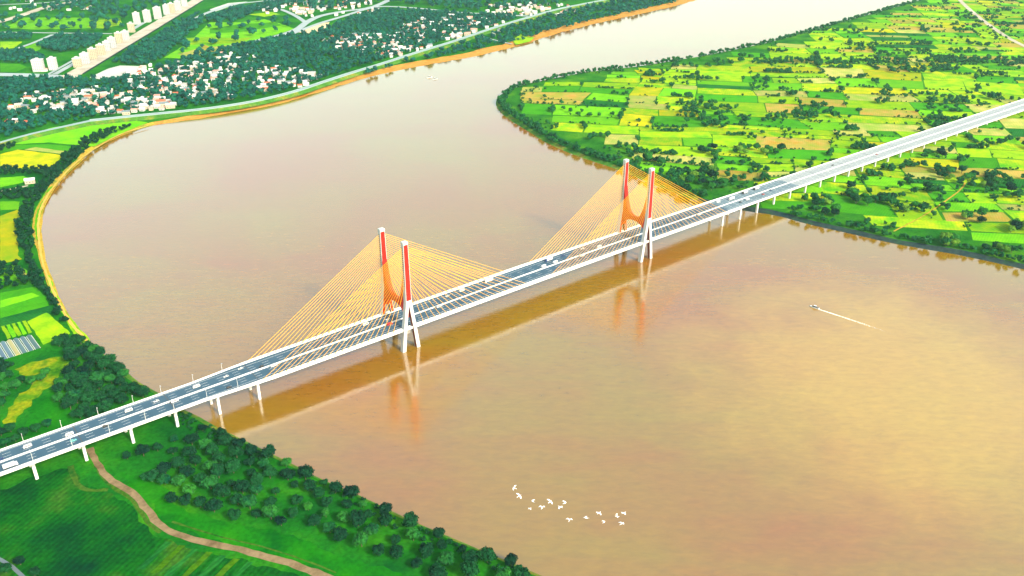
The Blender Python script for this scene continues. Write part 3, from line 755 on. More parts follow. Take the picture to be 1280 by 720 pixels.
for (x, y), (px, py) in zip(lonew, lone):
    if not inside([(v.x, v.y) for v in LI]+[(60, -680), (-8900, -680), (-8900, 8900), (6600, 8900)], x, y): continue
    near = dist_poly([(p.x, p.y) for p in LI], x, y) < 16
    tree(x, y, 6.6 if py > 680 and px > 600 else random.uniform(4.8, 6), 'd', 'round dark tree standing at the edge of the grove beside the water' if near else 'single round dark tree on the lawn between dirt track and grove', 'trees at the water edge' if near else 'single trees on the near lawn', hs=1.05)
def grove_label(x, y, k):
    px, py = proj((x, y, LZ)); w_ = dist_poly([(p.x, p.y) for p in LI], x, y) < 14
    zone = 'just below the bridge' if px < 250 else 'upstream of its middle' if px < 360 else 'near its middle' if px < 450 else 'below its middle' if px < 540 else 'at its bottom end'
    tone = {'d': 'dark', 'm': 'mid green', 'l': 'pale green'}[k]
    return '%s round tree %s of the near grove, %s' % (tone, 'on the water side' if w_ else 'on the land side', zone), '%s trees %s of the near grove, %s' % (tone, 'on the water side' if w_ else 'on the land side', zone)
for x, y in ptsB:
    kk = random.choices('dml', [7, 1.6, .02])[0]
    tree(x, y, random.choice((random.uniform(3.2, 4.6), random.uniform(4.8, 6.0), random.uniform(5.4, 6.6))), kk, *grove_label(x, y, kk), hs=random.uniform(.9, 1.2))
groveA = [(72, 430), (85, 422), (104, 430), (124, 444), (146, 462), (163, 482), (184, 498), (166, 505), (140, 514), (120, 523), (100, 528), (85, 515), (70, 497), (66, 487), (82, 478), (92, 465), (86, 450)]
ptsA = scatter(groveA, 8.4, 2600, 5)
def denseA(x, y, k):
    px, py = proj((x, y, LZ)); a = 'upper tip' if py < 445 else 'upper half' if py < 470 else 'lower half' if py < 498 else 'bridge side'
    b = 'river edge' if dist_poly([(p.x, p.y) for p in LI], x, y) < 16 else 'inner part' if px > 95 else 'field edge'
    t = 'dark' if k == 'd' else 'mid green'
    return '%s crowded tree in the dense grove above the bridge, %s, %s' % (t, a, b), '%s trees of the dense grove, %s, %s' % (t, a, b)
for x, y in ptsA:
    kk = random.choices('dm', [6, 1])[0]; tree(x, y, random.uniform(5.0, 7.0), kk, *denseA(x, y, kk), hs=random.uniform(.9, 1.15))
for px, py in ((12, 472), (28, 478), (40, 480), (52, 476), (58, 470), (20, 486), (8, 488), (3, 476), (6, 498), (4, 508)):
    p = at(px, py, LZ); tree(p.x, p.y, random.uniform(4, 5.4), random.choice('dmm'), 'bushy tree in the small clump on the yellow meadow at the left edge', 'trees on the yellow meadow')
for px, py in ((4, 706), (14, 700), (26, 706), (8, 716), (34, 716), (44, 720), (22, 722), (-4, 700)):
    p = at(px, py, LZ)
    if not clear_of_roads(p.x, p.y, 2): tree(p.x, p.y, random.uniform(3.5, 4.6), 'd', 'dark bush by the grey road in the bottom corner', 'bushes in the bottom corner', name='roadside_bush')
for px, py in ((8, 558), (20, 552), (2, 545), (30, 545), (46, 540), (60, 534), (14, 540)):
    p = at(px, py, LZ); tree(p.x, p.y, random.uniform(3.8, 5), random.choice('dm'), 'dark tree behind the left end of the bridge', 'trees behind the left approach')
# clumps on the farmland bend: photo centre, half sizes, number
CL = [(885, 143, 30, 14, 20), (905, 157, 26, 5, 10), (868, 128, 12, 8, 6), (1012, 138, 28, 8, 11), (1000, 147, 16, 4, 6), (1186, 128, 26, 7, 12), (1222, 112, 6, 5, 3), (1240, 123, 14, 8, 6),
      (950, 190, 34, 5, 14), (885, 192, 18, 6, 8), (815, 205, 24, 5, 8), (868, 222, 34, 9, 16), (905, 236, 20, 6, 8), (850, 238, 16, 4, 6), (790, 190, 14, 6, 5), (745, 172, 14, 4, 5),
      (1062, 244, 9, 9, 6), (1085, 254, 18, 5, 7), (1112, 254, 12, 6, 5), (1188, 218, 22, 7, 9), (1232, 226, 24, 9, 12), (1262, 244, 12, 8, 6), (1192, 304, 14, 8, 6), (1238, 316, 28, 5, 9),
      (1272, 290, 12, 8, 5), (1218, 275, 14, 6, 5), (1022, 256, 14, 7, 6), (1040, 268, 12, 4, 4), (1120, 300, 10, 3, 4), (1140, 264, 18, 3, 5), (1250, 180, 24, 4, 6), (1170, 195, 14, 3, 4), (1010, 222, 22, 3, 6), (1160, 240, 10, 3, 4)]
ORD2 = ['first', 'second', 'third', 'fourth', 'fifth', 'sixth', 'seventh', 'eighth', 'ninth', 'tenth', 'eleventh', 'twelfth', 'thirteenth', 'fourteenth', 'fifteenth', 'sixteenth', 'seventeenth', 'eighteenth', 'nineteenth', 'twentieth', 'twenty-first', 'twenty-second', 'twenty-third', 'twenty-fourth', 'twenty-fifth', 'twenty-sixth', 'twenty-seventh', 'twenty-eighth', 'twenty-ninth', 'thirtieth']+['farthest']*20
CLX = []
for ci, (cx, cy, rx, ry, n) in enumerate(sorted(CL, key=lambda c: -c[1])):
    below = cy > 470-.262*cx-10+40 if False else brst(at(cx, cy, LZ))[1] > 0
    lbl = 'leafy tree %s the right bridge approach, in the %s farmland clump from the front' % ('below' if below else 'beyond', ORD2[ci])
    for _ in range(n):
        a = random.uniform(0, 6.28); q = math.sqrt(random.random()); px, py = cx+math.cos(a)*q*rx, cy+math.sin(a)*q*ry
        p = at(px, py, LZ); s, t = brst(p)
        if abs(t) < 24 and s > 400: continue
        if not inside(penp, p.x, p.y) or clear_of_roads(p.x, p.y, 3): continue
        if NTREE >= 318 or cy < 150: CLX.append((p.x, p.y)); continue
        tree(p.x, p.y, random.uniform(4.4, 7.4), random.choices('dml', [3, 4, 1.2])[0],
             lbl, 'trees of the %s farmland clump from the front' % ORD2[ci], hs=random.uniform(.85, 1.25))

# masses of trees that nobody could count -----------------------------------------
def mass(name, pts, rads, mat, label, seed, nleaf=30, leaf=.46):
    protos = []
    for k in range(5):
        me = crown_mesh('proto', M[mat], seed+k, nleaf, leaf, lobes=3, squash=.95, core=True)
        v = np.array([q.co[:] for q in me.vertices]); f = [tuple(p.vertices) for p in me.polygons]
        protos.append((v, f)); bpy.data.meshes.remove(me)
    r = np.random.default_rng(seed); VV = []; tri = []; quad = []; base = 0
    P3 = []; 
    for (v, f) in protos:
        P3.append((v, np.array([q for q in f if len(q) == 3]).reshape(-1, 3), np.array([q for q in f if len(q) == 4]).reshape(-1, 4)))
    for (x, y), rad in zip(pts, rads):
        v, t3, q4 = P3[r.integers(5)]; a = r.uniform(0, 6.28); c, s_ = math.cos(a), math.sin(a)
        h = rad*r.uniform(.85, 1.35)
        w_ = np.empty_like(v); w_[:, 0] = x+(v[:, 0]*c-v[:, 1]*s_)*rad; w_[:, 1] = y+(v[:, 0]*s_+v[:, 1]*c)*rad; w_[:, 2] = LZ-.1+v[:, 2]*h+.1*rad
        VV.append(w_); tri.append(t3+base); quad.append(q4+base); base += len(v)
    V = np.concatenate(VV); T = np.concatenate(tri); Q = np.concatenate(quad)
    me = bpy.data.meshes.new(name); nT, nQ = len(T), len(Q)
    me.vertices.add(len(V)); me.vertices.foreach_set('co', V.ravel().astype(np.float32))
    me.loops.add(nT*3+nQ*4); me.loops.foreach_set('vertex_index', np.concatenate([T.ravel(), Q.ravel()]).astype(np.int32))
    me.polygons.add(nT+nQ)
    st = np.concatenate([np.arange(nT)*3, nT*3+np.arange(nQ)*4]).astype(np.int32)
    me.polygons.foreach_set('loop_start', st); me.update(calc_edges=True); me.validate()
    me.materials.append(M[mat]); o = obj(name, me); tag(o, label, kind='stuff'); return o

# ------------------------------------------------------------------ houses of the far bank
HW = [plain('house_wall_white', (.44, .45, .44), .8, var=.06), plain('house_wall_cream', (.42, .35, .26), .8, var=.06)]
HR = [plain('roof_white', (.50, .52, .52), .7, var=.15), plain('roof_pale', (.32, .31, .29), .8, var=.15), plain('roof_terracotta', (.36, .10, .05), .8, var=.2), plain('roof_pink', (.46, .24, .19), .8, var=.15), plain('roof_grey', (.12, .16, .18), .8, var=.1)]
M['hwin'] = plain('house_window', (.05, .06, .08), .2, var=0)
def house_meshes(k):
    w_, d_, h_ = ((9, 6.5, 4.6), (12, 7, 5.4), (8, 7, 4.2), (15, 8, 6.4), (10, 9, 7.5))[k]
    wm = MB().box(-w_/2, w_/2, -d_/2, d_/2, 0, h_)
    wl = wm.mesh('wall', HW[k % 2]); rr = []
    flat = (k == 4)
    for r in HR:
        m = MB(); e = .5; W2, D2 = w_/2+e, d_/2+e; rh = .6 if flat else d_*.30
        if flat: m.box(-W2, W2, -D2, D2, h_, h_+rh)
        else:
            m.add([(-W2, -D2, h_-.1), (W2, -D2, h_-.1), (W2, D2, h_-.1), (-W2, D2, h_-.1), (-W2, 0, h_+rh), (W2, 0, h_+rh)],
                  [(0, 1, 5, 4), (2, 3, 4, 5), (0, 4, 3), (1, 2, 5), (0, 3, 2, 1)])
        rr.append(m.mesh('roof', r))
    wins = MB()
    for x in (-w_*.3, 0, w_*.3): wins.box(x-.6, x+.6, -d_/2-.04, -d_/2+.02, h_*.3, h_*.3+1.4)
    return wl, rr, wins.mesh('windows', M['hwin'])
HM = [house_meshes(k) for k in range(5)]
HOUSES = []
VILL = [((30, 138), (30, 4), 9, 'in the row at the left edge'), ((106, 123), (26, 8), 17, 'in the left cluster behind the embankment road'), ((135, 118), (10, 4), 5, 'in the left cluster behind the embankment road'),
        ((188, 131), (30, 8), 28, 'in the cluster beside the embankment road'), ((150, 141), (30, 2.2), 7, 'in the cluster beside the embankment road'), ((232, 96), (44, 16), 34, 'scattered among the far wood trees'), ((250, 120), (40, 9), 14, 'scattered among the far wood trees'),
        ((275, 82), (20, 8), 10, 'scattered among the far wood trees'), ((350, 98), (16, 10), 13, 'in the cluster by the bend of the embankment road'), ((390, 96), (10, 5), 6, 'in the cluster by the bend of the embankment road'), ((325, 110), (14, 5), 6, 'in the cluster by the bend of the embankment road'),
        ((465, 54), (40, 9), 40, 'in the dense middle village of the far bank'), ((490, 66), (16, 6), 14, 'in the dense middle village of the far bank'), ((525, 34), (28, 3.5), 14, 'in the far village near the shore road'), ((570, 34), (26, 14), 30, 'in the far village near the shore road'), ((575, 46), (16, 3), 8, 'in the far village near the shore road'),
        ((655, 14), (34, 7), 26, 'in the farthest village at the top edge'), ((372, 15), (20, 5), 16, 'by the far interchange'), ((435, 5), (30, 4), 14, 'by the far interchange'), ((12, 156), (26, 4), 3, 'in the row at the left edge')]
rd = random.Random(21)
for (cx, cy), (rx, ry), n, where in VILL:
    placed = 0; tries = 0
    while placed < n and tries < n*40:
        tries += 1
        a = rd.uniform(0, 6.28); q = math.sqrt(rd.random()); px, py = cx+math.cos(a)*q*rx, cy+math.sin(a)*q*ry
        p = at(px, py, LZ)
        if clear_of_roads(p.x, p.y, 7) or not inside([(v.x, v.y) for v in LI]+[(60, -680), (-8900, -680), (-8900, 8900), (6600, 8900)], p.x, p.y): continue
        if any((p.x-h[0])**2+(p.y-h[1])**2 < 12.5**2 for h in HOUSES): continue
        k = rd.choices(range(5), [5, 4, 4, 1.5, 1.5])[0]; c = rd.choices(range(5), [5, 3, 1.1, 1.6, 1])[0]
        r_ = empty('village_house', (p.x, p.y, LZ-.05), rd.choice((.2, .35, 1.8, -.1))+rd.uniform(-.1, .1))
        cn = ('white', 'pale grey', 'terracotta', 'pink', 'dark grey')[c]
        tag(r_, 'small house with %s roof %s' % (cn, where), 'house', 'houses %s, %s roofs' % (where, cn))
        obj('wall', HM[k][0], r_); obj('roof', HM[k][1][c], r_); obj('windows', HM[k][2], r_)
        HOUSES.append((p.x, p.y)); placed += 1
# the many more small roofs that only dot the woods
fm = MB(); fmi = []
LPOLY = [(v.x, v.y) for v in LI]+[(60, -680), (-8900, -680), (-8900, 8900), (6600, 8900)]
for (cx, cy), (rx, ry), n in [((225, 100), (75, 20), 190), ((100, 125), (75, 14), 90), ((350, 98), (46, 13), 70), ((470, 56), (70, 15), 90), ((570, 36), (70, 15), 100), ((660, 13), (60, 9), 70), ((400, 12), (80, 10), 90), ((290, 80), (40, 14), 30), ((60, 8), (60, 8), 24), ((60, 92), (40, 3), 10)]:
    for _ in range(n):
        a = rd.uniform(0, 6.28); q = math.sqrt(rd.random()); p = at(cx+math.cos(a)*q*rx, cy+math.sin(a)*q*ry, LZ)
        if clear_of_roads(p.x, p.y, 6) or not inside(LPOLY, p.x, p.y) or any((p.x-h[0])**2+(p.y-h[1])**2 < 11**2 for h in HOUSES): continue
        w_, d_, h_ = rd.uniform(3.5, 6), rd.uniform(2.8, 4), rd.uniform(3.5, 5.5); an = rd.choice((.2, .35, 1.8))+rd.uniform(-.15, .15); ca, sa = math.cos(an), math.sin(an)
        X = lambda x, y, z: (p.x+x*ca-y*sa, p.y+x*sa+y*ca, LZ+z)
        n0 = len(fm.f)
        fm.hexa([X(-w_, -d_, 0), X(w_, -d_, 0), X(w_, d_, 0), X(-w_, d_, 0), X(-w_, -d_, h_), X(w_, -d_, h_), X(w_, d_, h_), X(-w_, d_, h_)]); fmi += [0]*6
        fm.add([X(-w_-.4, -d_-.4, h_+.02), X(w_+.4, -d_-.4, h_+.02), X(w_+.4, d_+.4, h_+.02), X(-w_-.4, d_+.4, h_+.02), X(-w_-.4, 0, h_+d_*.55), X(w_+.4, 0, h_+d_*.55)], [(0, 1, 5, 4), (2, 3, 4, 5), (0, 4, 3), (1, 2, 5), (0, 3, 2, 1)])
        fmi += [rd.choices((1, 2, 3, 4, 5), [5, 3, 1.2, 1.8, .8])[0]]*5; HOUSES.append((p.x, p.y))
fo = fm.build('distant_houses', [HW[0]]+HR); fo.data.polygons.foreach_set('material_index', fmi); tag(fo, 'countless tiny pale houses dotted through the far woods', kind='stuff')
p = at(38, 229, LZ); r_ = empty('farmhouse', (p.x, p.y, LZ-.05), .4); tag(r_, 'lone white farmhouse at the end of the pale track near the left bank', 'house')
obj('wall', HM[1][0], r_); obj('roof', HM[1][1][0], r_); obj('windows', HM[1][2], r_)
# apartment blocks: x0, x1, base y, top y in the photo
M['apt'] = plain('apartment_white', (.42, .43, .43), .7, var=.04); M['apt2'] = plain('apartment_cream', (.42, .36, .25), .7, var=.05)
M['band'] = plain('apartment_glass', (.05, .07, .09), .3, var=.1)
APT = [(40, 54, 91, 77, 0), (60, 70, 89, 75, 0), (101, 110, 82, 69, 0), (111, 119, 76, 63, 1), (121, 130, 71, 58, 1), (136, 143, 62, 49, 0), (145, 151, 56, 43, 1), (152, 160, 52, 41, 0),
       (167, 174, 32, 18, 0), (178, 189, 29, 15, 0), (190, 203, 25, 11, 0), (205, 210, 20, 8, 0), (211, 217, 18, 6, 1), (218, 226, 15, 3, 0), (227, 233, 10, -1, 0), (161, 166, 42, 31, 1), (92, 99, 86, 75, 1), (131, 135, 66, 54, 0)]
APT.sort()
ORD = ['first', 'second', 'third', 'fourth', 'fifth', 'sixth', 'seventh', 'eighth', 'ninth', 'tenth', 'eleventh', 'twelfth', 'thirteenth', 'fourteenth', 'fifteenth', 'sixteenth', 'seventeenth', 'eighteenth', 'nineteenth', 'twentieth', 'twenty-first', 'twenty-second', 'twenty-third', 'twenty-fourth', 'twenty-fifth', 'twenty-sixth']
rdir = (at(245, 1, LZ)-at(84, 97, LZ)); RANG = math.atan2(rdir.y, rdir.x)
for i, (x0, x1, yb, yt, c) in enumerate(APT):
    p = at((x0+x1)/2, yb-1, LZ); D = math.sqrt(p.y**2+p.x**2); mpp = math.sqrt(D*D+CAM_H**2)/FPX
    wd = (x1-x0)*mpp*.62; dp = 15.0; ht = (yb-yt)*mpp*.86
    r_ = empty('apartment_block', (p.x, p.y+8, LZ-.05), RANG+math.pi if i > 1 else .15)
    tag(r_, '%s %s apartment block from the left along the wide beige road' % (ORD[i], 'cream' if c else 'white'), 'building', 'apartment blocks along the wide beige road')
    L_, D_ = (wd, dp) if i > 1 else (wd*1.2, dp)
    MB().box(-L_/2, L_/2, -D_/2, D_/2, 0, ht).build('wall', M['apt2' if c else 'apt'], r_)
    rf = MB().box(-L_/2-.4, L_/2+.4, -D_/2-.4, D_/2+.4, ht, ht+1.0).build('roof', M['apt'], r_)
    MB().box(-2.5, 2.5, -2.5, 2.5, ht+1.0, ht+4).build('stair_head', M['apt'], rf)
    fl = int(ht/3.1); bays = max(3, int(L_/3.6))
    for f in range(fl):
        z = 1.2+f*3.1
        m = MB()
        for b in range(bays):
            xc = -L_/2+(b+.5)*L_/bays
            for e in (-1, 1): m.box(xc-.8, xc+.8, e*D_/2-.03*1, e*D_/2+.03, z, z+1.3)
        for b in range(4):
            yc = -D_/2+(b+.5)*D_/4
            for e in (-1, 1): m.box(e*L_/2-.03, e*L_/2+.03, yc-.8, yc+.8, z, z+1.3)
        m.build('window_row', M['band'], r_)['kind'] = 'stuff'

# ------------------------------------------------------------------ woods
def keep_off_houses(x, y):
    for hx, hy in HOUSES:
        if abs(hx-x) < 8.5 and abs(hy-y) < 8.5: return True
    return clear_of_roads(x, y, 4)
FW = [[(-30, 99), (90, 101), (112, 102), (150, 99), (180, 95), (200, 84), (232, 73), (300, 58), (345, 47), (390, 44), (410, 36), (440, 24), (470, 14), (520, 15), (590, 18), (652, 22), (600, 38), (540, 57), (480, 75), (420, 94), (370, 110), (330, 121), (250, 133), (180, 139), (112, 148), (60, 159), (0, 174), (-30, 182)],
      [(440, 99), (500, 80), (560, 61), (600, 49), (640, 34), (700, 17), (760, 5), (860, -12), (862, -4), (840, 5), (800, 14), (740, 27), (700, 37), (640, 55), (580, 66), (520, 78), (470, 90)],
      [(142, 80), (165, 63), (215, 36), (248, 18), (256, 24), (244, 36), (226, 50), (205, 72), (185, 82)],
      [(0, 65), (40, 66), (58, 76), (30, 80), (0, 77)], [(70, 46), (130, 46), (112, 60), (75, 66), (48, 60)], [(0, 44), (40, 44), (38, 50), (0, 50)],
      [(258, 22), (300, 10), (350, 2), (350, 14), (320, 14), (300, 25), (262, 28)]]
fpts = []
for i, poly in enumerate(FW): fpts += scatter(poly, 10.6, 42000 if i == 0 else 9000, 40+i, avoid=keep_off_houses)
frad = [random.uniform(4.6, 8.0) for _ in fpts]
mass('far_wood', fpts, frad, 'leaf_far', 'dark teal woods covering the far bank around the villages', 400)
# loose far scrub of the far top corner
spts = []
for i, poly in enumerate([[(0, -12), (270, -12), (250, 0), (150, 20), (80, 20), (30, 20), (0, 26)], [(0, 22), (160, 22), (150, 40), (0, 40)], [(330, -12), (760, -12), (690, 8), (600, 14), (480, 6), (400, 14), (330, 4)], [(220, 30), (360, 22), (370, 34), (300, 52), (222, 72)]]):
    spts += scatter(poly, 20 if i in (0, 2) else 34, 2600, 70+i, avoid=lambda x, y: keep_off_houses(x, y) or mnoise.noise((x*.006, y*.012, 1)) < (-.1 if i != 2 else -.35))
mass('far_scrub', spts, [random.uniform(6, 12) for _ in spts], 'leaf_far', 'hazy blue green scrub and tree rows at the top left edge', 500)
# tree belt along the left bank
belt = [(168, 158), (142, 168), (114, 183), (92, 203), (72, 224), (56, 242), (47, 258), (41, 275), (39, 292), (43, 318), (52, 345), (64, 372), (80, 397), (88, 408), (74, 400), (60, 384), (44, 358), (30, 332), (24, 305), (22, 285), (28, 264), (42, 246), (55, 222), (80, 198), (105, 178), (130, 164)]
bp_ = scatter(belt, 6.8, 9000, 90, avoid=lambda x, y: clear_of_roads(x, y, 2.0))
for poly in ([(0, 212), (62, 212), (58, 219), (0, 219)], [(0, 241), (44, 238), (38, 250), (0, 250)], [(0, 333), (26, 333), (30, 345), (0, 349)], [(0, 353), (40, 350), (45, 357), (0, 363)], [(0, 183), (20, 183), (20, 186), (0, 190)], [(0, 455), (14, 462), (10, 470), (0, 470)]):
    bp_ += scatter(poly, 8.0, 1500, 91, avoid=lambda x, y: clear_of_roads(x, y, 2.5))
mass('bank_tree_belt', bp_, [random.uniform(3.6, 6.0) for _ in bp_], 'leaf_d', 'dense dark tree belt along the left curve of the river', 600, 70, .30)
# shrubs on the shore of the bend + hedges between parcels
hp = list(CLX); hr = [random.uniform(4.4, 7.2) for _ in CLX]
for i in range(len(RI)-1):
    a, b = RI[i], RI[i+1]; px, py = proj((a.x, a.y, LZ))
    if not (600 < px < 1330 and -5 < py < 345): continue
    s, t = brst(a)
    if abs(t) < 22: continue
    L_ = (b-a).length; dens = .42 if px < 790 and 115 < py < 215 else (.26 if py < 130 else .20)
    n = (b-a).normalized(); n = Vector((-n.y, n.x, 0))
    for _ in range(int(L_*dens+random.random())):
        q = a+(b-a)*random.random()+n*random.uniform(-1, 13 if dens > .4 else 9)*1.0
        hp.append((q.x, q.y)); hr.append(random.uniform(2.6, 5.4))
rd = random.Random(77)
for (a, b) in PARCEL_EDGES:
    mx, my = (a[0]+b[0])/2, (a[1]+b[1])/2
    v = mnoise.noise((mx*.004, my*.004, 9))
    if rd.random() > .50+.6*v: continue
    L_ = math.hypot(b[0]-a[0], b[1]-a[1]); n = int(L_*rd.choice((.05, .09, .15, .2)))
    t0 = rd.uniform(0, .5); t1 = t0+rd.uniform(.3, .6); big = rd.choice((1.0, 1.3, 1.7, 2.2, 3.2))
    for _ in range(n):
        k = rd.uniform(t0, min(1, t1)); x, y = a[0]+(b[0]-a[0])*k+rd.gauss(0, 1.6), a[1]+(b[1]-a[1])*k+rd.gauss(0, 1.6)
        s, t = brst((x, y, 0))
        if abs(t) < 22 and s > 380 or clear_of_roads(x, y, 2) or not inside(penp, x, y): continue
        hp.append((x, y)); hr.append(big*rd.uniform(.8, 1.9))
for cx, cy, rx, ry, n in [(990, 78, 50, 3.5, 60), (1085, 79, 48, 3, 60), (1150, 88, 40, 4, 40), (1225, 77, 62, 3.2, 80), (1080, 60, 22, 4, 20), (930, 79, 40, 2, 20), (870, 83, 30, 1.5, 16), (1060, 40, 50, 4, 24), (1180, 66, 40, 3, 16), (1262, 42, 20, 12, 20), (1105, 125, 10, 14, 16), (965, 150, 14, 3, 10), (990, 118, 10, 3, 6), (1215, 30, 24, 14, 26), (950, 105, 10, 8, 14), (885, 145, 40, 18, 30), (1010, 142, 32, 8, 24), (1186, 130, 30, 8, 24), (870, 225, 46, 10, 40), (1232, 230, 34, 10, 24)]:
    for _ in range(n):
        p = at(cx+random.uniform(-rx, rx), cy+random.uniform(-ry, ry), LZ); s, t = brst(p)
        if abs(t) < 24 and s > 380 or clear_of_roads(p.x, p.y, 2) or not inside(penp, p.x, p.y): continue
        hp.append((p.x, p.y)); hr.append(random.uniform(3.0, 6.5))
for _ in range(2600):
    px, py = random.uniform(640, 1285), random.uniform(20, 325); p = at(px, py, LZ); s, t = brst(p)
    if mnoise.noise((p.x*.011, p.y*.011, 21)) < .12 or abs(t) < 24 and s > 380 or clear_of_roads(p.x, p.y, 2) or not inside(penp, p.x, p.y): continue
    hp.append((p.x, p.y)); hr.append(random.choice((1.2, 1.6, 2.2, 3.0, 4.2))*random.uniform(.8, 1.3))
mass('hedgerow', hp, hr, 'leaf_m', 'hedgerows and shore shrubs dividing the farmland bend', 700, 60, .34)
# low scrub in the near meadow and under the groves
up = scatter(groveB, 4.2, 2500, 120, keep=lambda x, y: kB(x, y) and dist_poly([(p.x, p.y) for p in LI], x, y) < 11, avoid=lambda x, y: clear_of_roads(x, y, 3))
up += scatter([(205, 505), (240, 522), (290, 548), (340, 572), (330, 580), (270, 552), (215, 528)], 3.4, 900, 121)
mass('undergrowth', up, [random.uniform(1.0, 2.4) for _ in up], 'leaf_d', 'low green undergrowth at the foot of the near grove', 800, 20, .6)

# ------------------------------------------------------------------ dark plastic tunnels (left edge)
for k in range(6):
    x0 = -8+k*8.2; y0 = 431-k*2.0
    q = [at(x0, y0, LZ), at(x0+6.2, y0-1.6, LZ), at(x0+17.5, y0+17.0-k*.6, LZ), at(x0+11.2, y0+19.0-k*.6, LZ)]
    r_ = empty('growing_tunnel', (q[0].x, q[0].y, LZ))
    tag(r_, '%s low growing tunnel from the left in the plots below the lime field' % ORD[k], 'greenhouse', 'growing tunnels at the left edge')
    a, b, c, d = [Vector((p.x-q[0].x, p.y-q[0].y, 0)) for p in q]
    rows = []
    for j in range(2):
        e0, e1 = (a, b) if j == 0 else (d, c)
        rows.append([e0+(e1-e0)*(.5-.46*math.cos(math.pi*i/8))+Vector((0, 0, 1.5*math.sin(math.pi*i/8)+.05)) for i in range(9)])
    mt = plain('tunnel_film', ((.05, .10, .15), (.06, .12, .16), (.28, .26, .10), (.05, .11, .12), (.05, .10, .13), (.04, .09, .09))[k], .4, var=.1)
    sweep(rows).build('cover', mt, r_)
    m = MB()
    for e0, e1 in ((a, d), (b, c)): m.tube(e0+Vector((0, 0, .25)), e1+Vector((0, 0, .25)), .24, n=5)
    m.build('edge_strip', M['white'], r_)

# ------------------------------------------------------------------ lamp posts on the left approach
def lamp_meshes():
    pole = MB().tube((0, 0, 0), (0, 0, 8.2), .16, .10, 6)
    arm = MB().tube((0, 0, 8.0), (0, 1.8, 8.7), .09, .07, 5)
    head = MB().box(-.22, .22, 1.5, 2.5, 8.62, 8.8)
    return pole.mesh('pole', M['white']), arm.mesh('arm', M['white']), head.mesh('lamp_head', M['grey'])
LPM = lamp_meshes()
for sg, side in ((-1, 'far'), (1, 'near')):
    for k, s in enumerate([-333, -306.5, -280.7, -255, -229.3, -208, -182.5, -158]):
        p = br(s, sg*(dw(s)-.9), dz(s)+.02)
        r_ = empty('street_lamp', p, BROT+(math.pi if sg < 0 else 0))
        tag(r_, '%s white lamp post from the left on the %s edge of the bridge approach' % (ORD[k], side), 'street lamp', 'lamp posts on the %s bridge edge' % side)
        for nm, me in zip(('pole', 'arm', 'lamp_head'), LPM): obj(nm, me, r_)

# ------------------------------------------------------------------ vehicles
PAINTS = {'white': plain('car_white', (.50, .51, .52), .3, spec=.5, var=0), 'dark blue': plain('car_blue', (.02, .05, .16), .3, spec=.5, var=0), 'red': plain('car_red', (.42, .03, .03), .3, spec=.5, var=0), 'black': plain('car_black', (.02, .02, .025), .3, spec=.5, var=0), 'teal': plain('car_teal', (.10, .42, .42), .3, spec=.5, var=0)}
wh = MB().tube((0, -.11, 0), (0, .11, 0), .34, n=10).mesh('wheel', M['rubber'])
wht = MB().tube((0, -.14, 0), (0, .14, 0), .5, n=10).mesh('wheel', M['rubber'])
VM = {}
def vehicle_meshes(kind, colour):
    if (kind, colour) in VM: return VM[(kind, colour)]
    pt = PAINTS[colour]; out = []
    if kind == 'car':
        prof = [(-2.3, .35), (2.3, .35), (2.35, .75), (1.2, .98), (.45, 1.02), (-2.2, 1.0), (-2.35, .7)]
        body = sweep([[(x, -.9, z) for x, z in prof], [(x, .9, z) for x, z in prof]])
        cab = MB().hexa([(-1.85, -.82, 1.0), (1.0, -.82, 1.0), (1.0, .82, 1.0), (-1.85, .82, 1.0), (-1.35, -.66, 1.48), (.35, -.66, 1.48), (.35, .66, 1.48), (-1.35, .66, 1.48)])
        roof = MB().box(-1.35, .35, -.67, .67, 1.48, 1.54)
        out = [('body', body.mesh('body', pt)), ('cabin_glass', cab.mesh('cabin_glass', M['glass'])), ('roof', roof.mesh('roof', pt))]
        wp = [(1.45, .82), (1.45, -.82), (-1.45, .82), (-1.45, -.82)]; wz = .34; wm = wh
    elif kind == 'truck':
        cab = MB().hexa([(3.2, -1.2, .6), (5.2, -1.2, .6), (5.2, 1.2, .6), (3.2, 1.2, .6), (3.2, -1.15, 2.9), (4.9, -1.15, 2.9), (4.9, 1.15, 2.9), (3.2, 1.15, 2.9)])
        box = MB().box(-5.2, 3.0, -1.27, 1.27, 1.1, 3.7); ch = MB().box(-5.2, 5.0, -.9, .9, .6, 1.08)
        ws = MB().hexa([(5.09, -1.05, 1.7), (5.2, -1.05, 1.7), (5.2, 1.05, 1.7), (5.09, 1.05, 1.7), (4.93, -1.0, 2.6), (5.04, -1.0, 2.6), (5.04, 1.0, 2.6), (4.93, 1.0, 2.6)])
        out = [('cab', cab.mesh('cab', pt)), ('cargo_box', box.mesh('cargo_box', PAINTS['white'])), ('chassis', ch.mesh('chassis', M['darkmetal'])), ('windscreen', ws.mesh('windscreen', M['glass']))]
        wp = [(4.0, 1.05), (4.0, -1.05), (-2.6, 1.05), (-2.6, -1.05), (-3.9, 1.05), (-3.9, -1.05)]; wz = .5; wm = wht
    else:
        prof = [(-3.1, .4), (3.1, .4), (3.15, 1.1), (2.5, 2.2), (2.2, 2.35), (-3.0, 2.35), (-3.15, 2.0)]
        body = sweep([[(x, -1.0, z) for x, z in prof], [(x, 1.0, z) for x, z in prof]])
        gl = MB().box(-2.6, 2.0, -1.03, 1.03, 1.35, 1.95)
        out = [('body', body.mesh('body', pt)), ('side_glass', gl.mesh('side_glass', M['glass']))]
        wp = [(2.0, .95), (2.0, -.95), (-2.0, .95), (-2.0, -.95)]; wz = .36; wm = wh
    VM[(kind, colour)] = (out, wp, wz, wm); return VM[(kind, colour)]
LANES = (2.7, 6.5, 10.4)
